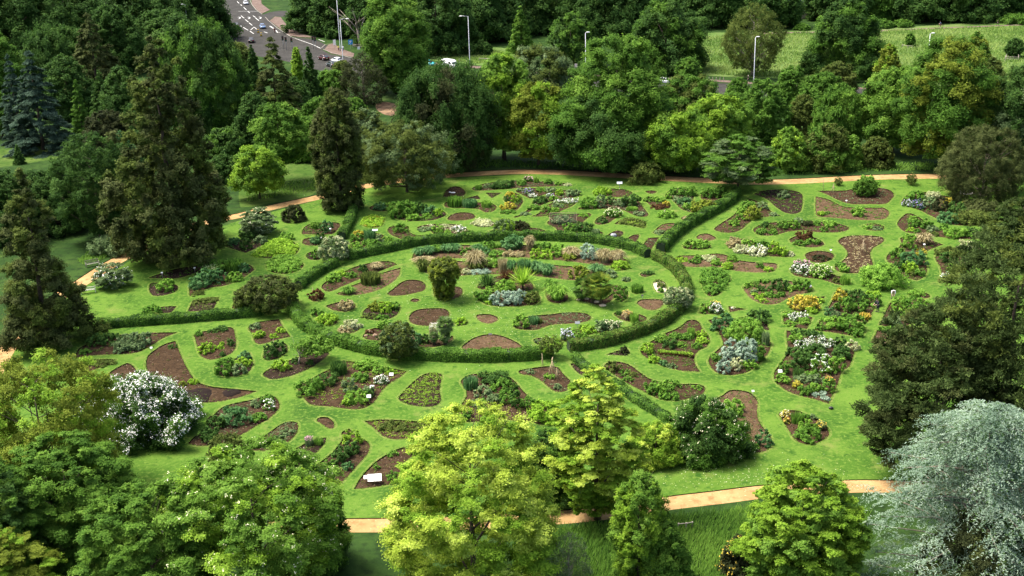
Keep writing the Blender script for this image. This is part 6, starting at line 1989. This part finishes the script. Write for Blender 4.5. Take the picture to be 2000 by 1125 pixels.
for crop, x, y, w, d, l in (('H', 930, 1052, 1.25, .8, 'large white board lying tilted on the tapering bed'), ('H', 866, 1048, .5, .4, 'small white board left of the large one on the tapering bed')):
    r = post_sign('white_board', x, y, .55, w, d, M_WHITE, l, 'board', crop=crop, tilt=62, rz=.08)
post_sign('interpretation_board', *px('B', 840, 198), 1.1, .9, .5, plain('grey_board', (.45, .48, .52), .4), 'grey board on legs behind the oval bed with a lime clump', 'board', tilt=60)
post_sign('interpretation_board', *px('A', 535, 602), 1.7, .8, .4, plain('grey_board', (.45, .48, .52), .4), 'grey board on a post among the tall blue grass', 'board', tilt=70)
post_sign('interpretation_board', *px('E', 512, 575), .9, .6, .4, plain('dark_board', (.12, .14, .15), .4), 'dark board on a stand in the pale flower border', 'board', tilt=60)
post_sign('interpretation_board', *px('D', 1590, 640), .5, .4, .25, M_BLACK, 'small dark label at the top of the half-moon bed', 'board', tilt=60)


def wigwam(crop, x, y, hpx, rpx, label, n=7, col=None):
    X, Y = px(crop, x, y)
    b = at(X, Y)
    s = scale_at(b)
    H, r = hpx / 4 / s * 1.1, rpx / 4 / s
    rng = new_rng()
    root = empty('cane_wigwam', (b[0], b[1], 0))
    tag(root, label, 'cane wigwam')
    for k in range(n):
        t = 2 * math.pi * k / n
        MB().tube([(r * math.cos(t), r * math.sin(t), -.05), (-.12 * r * math.cos(t), -.12 * r * math.sin(t), H * rng.uniform(.92, 1.08))], .03, 4).build('cane', M_CANE, root)


wigwam('J', 318, 232, 150, 45, 'tall wigwam of bamboo canes in the pointed bed', 7)
wigwam('J', 352, 255, 100, 22, 'smaller wigwam of canes right of the tall one', 4)
wigwam('C', 740, 700, 95, 38, 'wigwam of pale canes in the hourglass bed', 8)
wigwam('full', 536.5, 690, 110, 24, 'short cane wigwam in the small dark bed', 4)
wigwam('C', 508, 235, 70, 26, 'little cluster of canes round a staked plant near the path', 4)
wigwam('J', 238, 170, 120, 10, 'leaning bamboo canes left of the tall wigwam', 3)
wigwam('D', 208, 320, 70, 6, 'thin stakes in the round bed with a russet tuft', 2)
# netted cane cage
cg = at(*px('B', 400, 478))
root = empty('fruit_cage', (cg[0], cg[1], 0), -.06)
tag(root, 'dark netted cage with zigzag canes in the upper bed', 'fruit cage')
sc = scale_at(cg)
wc = 210 / 4 / sc
m = MB()
zz = [(-wc / 2, -.8, 1.5), (-wc / 3.2, -.8, .7), (-wc / 8, -.8, 1.5), (wc / 12, -.8, .7), (wc / 3.4, -.8, 1.5), (wc / 2, -.8, .8)]
m.tube(zz, .03, 4)
m.build('zigzag_cane', M_CANE, root)
m = MB()
for a in (-wc / 2, wc / 2):
    for yy in (-.8, 1.4):
        m.tube([(a, yy, -.05), (a, yy, 1.55)], .03, 4)
m.tube([(-wc / 2, 1.4, 1.55), (wc / 2, 1.4, 1.55)], .03, 4)
m.build('posts', M_CANE, root)
m = MB()
for k in range(26):
    a = -wc / 2 + wc * k / 25
    m.tube([(a, -.82, .02), (a, -.82, .75), (a, 1.4, 1.52)], .010, 3, cap=False)
for k in range(14):
    yy = -.82 + 2.22 * k / 13
    m.tube([(-wc / 2, yy, .76 + .76 * k / 13), (wc / 2, yy, .76 + .76 * k / 13)], .010, 3, cap=False)
for k in range(5):
    m.tube([(-wc / 2, -.83, .1 + .15 * k), (wc / 2, -.83, .1 + .15 * k)], .010, 3, cap=False)
m.build('netting', plain('dark_net', (.03, .05, .035), .8), root)
# rocks
rgk = np.random.default_rng(11)


def rock(crop, x, y, wpx, label, col, squash=.55):
    X, Y = px(crop, x, y)
    b = at(X, Y)
    r = wpx / 8 / scale_at(b)
    vs, fs = [], []
    m = MB()
    m.ball((0, 0, 0), (r, r * .8, r * squash), 0, 9, 6)
    m.v = [tuple(np.array(v) * rgk.uniform(.82, 1.12)) for v in m.v]
    m.s = [False] * len(m.f)
    o = m.build('rock', plain('rock_' + col, dict(grey=(.35, .36, .37), brown=(.24, .16, .10), sandy=(.55, .44, .28), white=(.7, .7, .66))[col], .9, noise=.3, nscale=4), None, (b[0], b[1], r * squash * .35))
    return tag(o, label, 'rock')


rock('B', 792, 565, 52, 'grey rock on the small dark bed near the ring hedge', 'grey', .7)
rock('A', 1115, 224, 22, 'white stone on the heart-shaped bed', 'white')
rock('A', 1140, 226, 40, 'flat white stone right of the first on the heart-shaped bed', 'white', .2)
for i, (x, y, w) in enumerate(((520, 1062, 36), (585, 1056, 40), (665, 1082, 60), (708, 1108, 62))):
    rock('B', x, y, w, 'flat sandy stone at the foot of the palms, %s from the left' % ORD[i], 'sandy', .25)
for i, (x, y, w) in enumerate(((620, 625, 36), (655, 600, 40), (690, 625, 44), (640, 585, 28), (715, 650, 40), (740, 615, 38))):
    o = rock('D', x, y, w, 'brown rock among plants of the rock garden bed behind the near hedge', 'brown', .6)
    o['group'] = 'rocks of the rock garden bed'
rock('E', 1722, 408, 22, 'pale stone in the small triangular bed', 'white', .5)
# black bag on the lawn
kb_ = at(1623, 799)
m = MB()
m.ball((0, 0, .12), (.26, .18, .16), 0, 10, 7)
m.tube([(-.1, 0, .24), (0, 0, .34), (.1, 0, .24)], .02, 4)
tag(m.build('black_bag', M_BLACK, None, (kb_[0], kb_[1], 0)), 'small black bag lying on the lawn by the dark pine', 'bag')
# raised patches of darker soil in the great bare bed
for s_ in ('1030,665 1060,648 1110,640 1180,632 1240,640 1262,665 1245,700 1225,735 1150,738 1080,728 1040,700', '1335,672 1360,648 1420,640 1470,648 1485,665 1440,690 1380,703 1345,695'):
    p = smooth_poly('G', s_, .35)
    c0 = p.mean(0)
    m = MB()
    n_ = len(p)
    rr = rgk.uniform(.93, 1.06, n_)[:, None]
    outer = (p - c0) * rr
    m.add([(q[0], q[1], -.03) for q in outer] + [(q[0] * .9, q[1] * .9, .075) for q in outer] + [(0, 0, .10)], [(i, (i + 1) % n_, n_ + (i + 1) % n_, n_ + i) for i in range(n_)] + [(n_ + i, n_ + (i + 1) % n_, 2 * n_) for i in range(n_)], 0, True)
    tag(m.build('dark_soil_patch', ground_mat('dark_patch_soil', [(.016, .011, .010), (.024, .017, .014), (.01, .008, .008)], [(1.5, .42, .6), (6, .5, .65)], bump=.8, bscale=9), None, (c0[0], c0[1], 0)),
        'dark soil lying on the great bare bed, ' + ('larger left patch' if s_.startswith('1030') else 'smaller right patch'), 'compost')
# clipped dwarf row in the triangular bed
a, b = at(*px('E', 1140, 762)), at(*px('E', 1412, 785))
o3 = (a + b) / 2
rg2 = new_rng()
root = empty('dwarf_hedge', tuple(o3))
tag(root, 'clipped yellow-green dwarf row with red-brown base in the triangular bed', 'dwarf hedge')
n = 2600
u = rg2.uniform(-.5, .5, n)
P = np.stack([(b - a)[0] * u, (b - a)[1] * u, .32 + rg2.uniform(-.05, .09, n)], 1) + rg2.normal(size=(n, 3)) * np.array([.04, .15, .03])
quads_mesh('leaves', leaf_quads(rg2, P, unit(rg2.normal(size=P.shape) * .5 + np.array([0, 0, 1])), .06, .045), rg2.uniform(size=n) * .5 + .5 * (np.sin(u * 70) > .3), foliage('yg'), root)
P = np.stack([(b - a)[0] * u, (b - a)[1] * u - .22, rg2.uniform(.0, .26, n)], 1) + rg2.normal(size=(n, 3)) * np.array([.04, .05, .03])
quads_mesh('low_leaves', leaf_quads(rg2, P, unit(rg2.normal(size=P.shape) * .5 + np.array([0, -.7, .7])), .06, .045), rg2.uniform(size=n), foliage('ru'), root)
# low wooden edging seen through the grass at the bottom
rail([(1325, 1034), (1340, 1033), (1352, 1031)], 'low wooden rail in the long grass below the near path', .6, n_rails=1)
# post by the corner of the broad bed
for x, yb, l in ((430, 214, 'tall thin stake at the left corner of the broad brown bed'),):
    X, Y = px('C', x, yb)
    b = at(X, Y)
    tag(MB().tube([(0, 0, -.1), (0, 0, 2.3)], .035, 5).build('stake', M_CANE, None, (b[0], b[1], 0)), l, 'stake')

# ------------------------------------------------------------------ people
M_SKIN = plain('skin', (.52, .32, .23), .6)


def skin_mesh(name, verts, edges, radii, mat, parent, sub=2):
    me = bpy.data.meshes.new(name)
    me.from_pydata(verts, edges, [])
    o = link_mesh(name, me, mat, parent)
    md = o.modifiers.new('skin', 'SKIN')
    md.use_smooth_shade = True
    for v, r in zip(me.skin_vertices[0].data if me.skin_vertices else [], radii):
        v.radius = (r, r)
    if not me.skin_vertices:
        bpy.context.view_layer.objects.active = o
    ss = o.modifiers.new('subsurf', 'SUBSURF')
    ss.levels = ss.render_levels = sub
    return o


def skin_tube(name, chains, mat, parent):
    """limbs and torso grown as one surface from radius-carrying joints"""
    verts, edges, radii, idx = [], [], [], {}
    for ch in chains:
        prev = None
        for p, r in ch:
            k = tuple(round(c, 4) for c in p)
            if k not in idx:
                idx[k] = len(verts)
                verts.append(p)
                radii.append(r)
            if prev is not None and prev != idx[k]:
                edges.append((prev, idx[k]))
            prev = idx[k]
    me = bpy.data.meshes.new(name)
    me.from_pydata(verts, edges, [])
    o = link_mesh(name, me, mat, parent)
    bm = __import__('bmesh').new()
    bm.from_mesh(me)
    lay = bm.verts.layers.skin.verify()
    bm.verts.ensure_lookup_table()
    for v, r in zip(bm.verts, radii):
        v[lay].radius = (r, r)
    bm.verts[0][lay].use_root = True
    bm.to_mesh(me)
    bm.free()
    md = o.modifiers.new('skin', 'SKIN')
    md.use_smooth_shade = True
    ss = o.modifiers.new('subsurf', 'SUBSURF')
    ss.levels = ss.render_levels = 2
    return o


def person(x, y, rz, label, shirt, trousers, hair, pose='stand', z=0.0, shoes=(.03, .03, .03), scale=1.0, crop='full'):
    X, Y = px(crop, x, y)
    b = at(X, Y)
    root = empty('person', (b[0], b[1], z), math.radians(rz))
    root.scale = (scale,) * 3
    tag(root, label, 'person')
    hip = np.array([0, 0, .92])
    if pose == 'bend':           # facing +x, bowed from the hips
        chest, neck, head = np.array([.38, 0, 1.18]), np.array([.55, 0, 1.22]), np.array([.72, 0, 1.20])
        sh = [np.array([.48, s_ * .19, 1.18]) for s_ in (-1, 1)]
        el = [np.array([.55, s_ * .23, .90]) for s_ in (-1, 1)]
        ha = [np.array([.66, s_ * .12, .64]) for s_ in (-1, 1)]
        kn = [np.array([.04, s_ * .13, .48]) for s_ in (-1, 1)]
        ft = [np.array([-.02, s_ * .15, .07]) for s_ in (-1, 1)]
    elif pose == 'ride':
        hip = np.array([0, 0, 1.0])
        chest, neck, head = np.array([.25, 0, 1.38]), np.array([.33, 0, 1.52]), np.array([.40, 0, 1.68])
        sh = [np.array([.28, s_ * .19, 1.44]) for s_ in (-1, 1)]
        el = [np.array([.45, s_ * .25, 1.22]) for s_ in (-1, 1)]
        ha = [np.array([.62, s_ * .24, 1.08]) for s_ in (-1, 1)]
        kn = [np.array([.36, s_ * .11, .72 if s_ < 0 else .86]) for s_ in (-1, 1)]
        ft = [np.array([.12, s_ * .12, .28 if s_ < 0 else .48]) for s_ in (-1, 1)]
    else:
        lean = .22 if pose == 'work' else .03
        st = .16 if pose == 'walk' else .03
        chest, neck, head = np.array([lean * .6, 0, 1.30]), np.array([lean * .9, 0, 1.48]), np.array([lean * 1.2 + .03, 0, 1.64])
        sh = [np.array([lean * .75, s_ * .20, 1.40]) for s_ in (-1, 1)]
        el = [np.array([lean + (.12 if pose == 'work' else s_ * st * .6), s_ * .26, 1.12]) for s_ in (-1, 1)]
        ha = [np.array([lean + (.38 if pose == 'work' else .05 + s_ * st), s_ * (.14 if pose == 'work' else .26), 1.0 if pose == 'work' else .86]) for s_ in (-1, 1)]
        kn = [np.array([-s_ * st + .03, s_ * .11, .49]) for s_ in (-1, 1)]
        ft = [np.array([-s_ * st * 1.7, s_ * .12, .07]) for s_ in (-1, 1)]
    toe = [f + np.array([.16, 0, -.035]) for f in ft]
    hd = head - neck
    ch = [[(hip, .135), ((hip + chest) / 2, .12), (chest, .14), (neck, .06), (neck + hd * .45, .075), (head, .098), (head + hd * .5, .075)]]
    for i in (0, 1):
        wr = el[i] + (ha[i] - el[i]) * .85
        ch.append([(chest, .14), (sh[i], .075), (el[i], .048), (wr, .032), (ha[i], .04)])
        dirh = (ha[i] - wr) / (np.linalg.norm(ha[i] - wr) + 1e-6)
        for j in range(4):           # fingers, unequal, slightly curled
            off = np.array([0, (j - 1.5) * .022, 0])
            k1 = ha[i] + dirh * .05 + off
            k2 = ha[i] + dirh * (.085 + .012 * (j in (1, 2))) + off + np.array([.012, 0, 0])
            ch.append([(ha[i], .04), (k1, .0105), (k2, .009)])
        ch.append([(ha[i], .04), (ha[i] + dirh * .02 + np.array([.04, 0, 0]), .012), (ha[i] + dirh * .05 + np.array([.055, 0, 0]), .010)])
        hp = hip + np.array([0, (-1, 1)[i] * .09, -.06])
        ch.append([(hip, .135), (hp, .10), (kn[i], .062), (ft[i], .045), (toe[i], .04)])
    body = skin_tube('body', ch, M_SKIN, root)
    sm, tm = plain('shirt_%d_%d' % (X, Y), shirt, .85), plain('trousers_%d_%d' % (X, Y), trousers, .85)
    sc_ = [[(hip + np.array([0, 0, .03]), .155), ((hip + chest) / 2, .145), (chest, .165), (neck - (neck - chest) * .35, .10)]]
    for i in (0, 1):
        sc_.append([(chest, .165), (sh[i], .095), (el[i], .066), (el[i] + (ha[i] - el[i]) * .25, .056)])
    skin_tube('shirt', sc_, sm, root)
    tc = []
    for i in (0, 1):
        hp = hip + np.array([0, (-1, 1)[i] * .09, -.06])
        tc.append([(hip, .155), (hp, .118), (kn[i], .080), (ft[i] + np.array([0, 0, .07]), .060)])
    skin_tube('trousers', tc, tm, root)
    m = MB()
    ax = hd / np.linalg.norm(hd)
    c = head + ax * .03 - np.array([.025, 0, 0])
    m.ball(tuple(c), (.112, .105, .112), 0, 10, 8)
    m.build('hair', plain('hair_%d' % int(hair[0] * 1000), hair, .8), root)
    fm = MB()
    fx = head + np.array([.105, 0, -.01]) - ax * .02
    fm.ball(tuple(fx + np.array([.006, 0, -.01])), (.022, .014, .022), 0, 6, 4)
    fm.build('nose', M_SKIN, root)
    for s_ in (-1, 1):
        MB().ball(tuple(fx + np.array([-.01, s_ * .036, .025])), .012, 0, 6, 4).build('eye', M_BLACK, root)
        MB().ball(tuple(head + np.array([0, s_ * .10, -.005])), (.022, .012, .034), 0, 6, 4).build('ear', M_SKIN, root)
    MB().box(tuple(fx + np.array([-.006, 0, -.05])), (.01, .05, .010)).build('mouth', plain('lips', (.35, .12, .1), .6), root)
    for i in (0, 1):
        m = MB()
        m.ball(tuple((ft[i] + toe[i]) / 2 + np.array([0, 0, .0])), (.15, .06, .06), 0, 8, 6)
        m.build('shoe', plain('shoe_leather', shoes, .6), root)
    return root


person('' if False else 1743, 583, -100, 'gardener in a white top bending over beside the round shrub', (.78, .77, .75), (.50, .36, .27), (.05, .03, .02), 'bend')
person(1714.5, 609, -160, 'gardener in dark clothes standing on the straight grass strip', (.015, .018, .03), (.015, .016, .025), (.05, .035, .02), 'work')
person(1948, 50, -10, 'walker in black on the field path at the upper right', (.02, .02, .02), (.02, .02, .03), (.02, .015, .01), 'walk')
person(*R_(1478, 668), -60, 'person in a yellow high-visibility top at the crossing', (.62, .60, .12), (.10, .04, .03), (.05, .03, .02), 'stand')
person(*R_(1535, 668), -120, 'person in a white top beside the lamp at the crossing', (.7, .72, .78), (.05, .08, .2), (.05, .03, .02), 'stand')
person(1461.5, 161, 180, 'pedestrian in black on the pavement left of the lamp post', (.02, .02, .022), (.02, .02, .025), (.5, .42, .35), 'walk')


def bicycle(x, y, rz, label, col):
    b = at(x, y)
    root = empty('bicycle', (b[0], b[1], .02), math.radians(rz))
    tag(root, label, 'bicycle')
    for cx in (-.52, .55):
        m = MB()
        pts = [(cx + .34 * math.cos(t), 0, .35 + .34 * math.sin(t)) for t in np.linspace(0, 2 * math.pi, 19)]
        m.tube(pts, .022, 5, cap=False)
        for t in np.linspace(0, math.pi, 7)[:-1]:
            m.tube([(cx + .33 * math.cos(t), 0, .35 + .33 * math.sin(t)), (cx - .33 * math.cos(t), 0, .35 - .33 * math.sin(t))], .004, 3, cap=False)
        m.build('wheel', M_TYRE, root)
    m = MB()
    for a, c in (((-.52, 0, .35), (0, 0, .32)), ((0, 0, .32), (-.18, 0, .85)), ((-.18, 0, .85), (-.52, 0, .35)), ((0, 0, .32), (.42, 0, .80)), ((-.18, 0, .80), (.42, 0, .84)), ((.40, 0, .95), (.55, 0, .35))):
        m.tube([a, c], .02, 5)
    m.build('frame', plain('bicycle_frame', col, .4), root)
    MB().ball((-.2, 0, .90), (.14, .07, .04), 0, 8, 5).build('saddle', M_BLACK, root)
    MB().tube([(.45, -.27, 1.02), (.40, 0, 1.0), (.45, .27, 1.02)], .018, 5).build('handlebar', M_BLACK, root)


bx_, by_ = R_(645, 432)
bicycle(bx_, by_, toward, 'bicycle being ridden across the junction', (.4, .05, .05))
person(bx_, by_ , toward, 'cyclist in dark clothes riding across the junction', (.06, .02, .03), (.03, .03, .04), (.02, .02, .02), 'ride')
bicycle(1838, 53.5, 175, 'bicycle on the field path at the upper right', (.05, .1, .3))
person(1838, 53.5, 175, 'cyclist in blue riding along the field path', (.04, .07, .16), (.03, .03, .04), (.02, .02, .02), 'ride')

# ------------------------------------------------------------------ long grass


def long_grass(s, n, h, c, label, wpx=.45, seed=1):
    rng = np.random.default_rng(seed)
    p = poly_px(s, False)
    mn, mx = p.min(0), p.max(0)
    q = rng.uniform(mn, mx, (n * 2, 2))
    keep = np.array([inside(p, r) for r in q])
    q = q[keep][:n]
    # clump the tufts a little and lean them with the breeze
    k = len(q)
    pm = np.array([1.953 / scale_at((a[0], a[1], 0)) for a in q])
    th = rng.normal(.5, .9, k)
    hh = h * rng.uniform(.5, 1.2, k)
    b = np.concatenate([q, np.zeros((k, 1))], 1)
    out = np.stack([np.cos(th), np.sin(th), np.zeros(k)], 1)
    side = np.stack([-np.sin(th), np.cos(th), np.zeros(k)], 1) * (pm * wpx)[:, None]
    tip = b + out * (hh * .55)[:, None] + np.array([0, 0, 1]) * hh[:, None]
    V = np.stack([b - side, b + side, tip + side * .3, tip - side * .3], 1)
    ti = np.full(k, .5)
    for _ in range(14):
        a_, f_ = rng.uniform(0, 6.28), rng.uniform(.04, .9)
        ti += .085 * np.sin(f_ * (q[:, 0] * math.cos(a_) + q[:, 1] * math.sin(a_)) + rng.uniform(0, 6.28))
    ti += rng.normal(size=k) * .2
    o = quads_mesh('long_grass', V, ti, foliage(c))
    return tag(o, label, 'grass', kind='stuff')


long_grass('1000,1045 1100,1032 1310,1010 1480,992 1640,975 1700,1000 1640,1130 1500,1180 1000,1190', 26000, .55, 'mg', 'rough uncut grass below the near path', seed=2)
long_grass('1340,75 1500,66 1720,60 2100,48 2100,160 1840,166 1700,158 1530,152 1420,148 1345,138', 30000, .5, 'fg', 'tall seeding grass of the meadow at the upper right', .6, 3)
long_grass('810,108 870,97 950,97 990,103 985,122 930,124 870,117', 4000, .45, 'fg', 'uncut grass on the verge behind the van', .6, 4)
long_grass('480,395 620,372 700,352 790,338 860,333 1000,326 1200,336 1400,340 1500,344 1700,336 1840,332 1840,318 1500,322 1100,318 900,310 700,335 480,370', 16000, .35, 'mg', 'dark rough grass under the trees beyond the upper path', .55, 5)
long_grass('170,520 300,462 360,440 330,420 200,470 150,510', 5000, .35, 'mg', 'rough grass beyond the path at the left', .5, 6)
long_grass('150,1000 330,950 420,960 380,1080 200,1150', 7000, .6, 'mg', 'shaded rough grass between the bottom left trees', .5, 7)
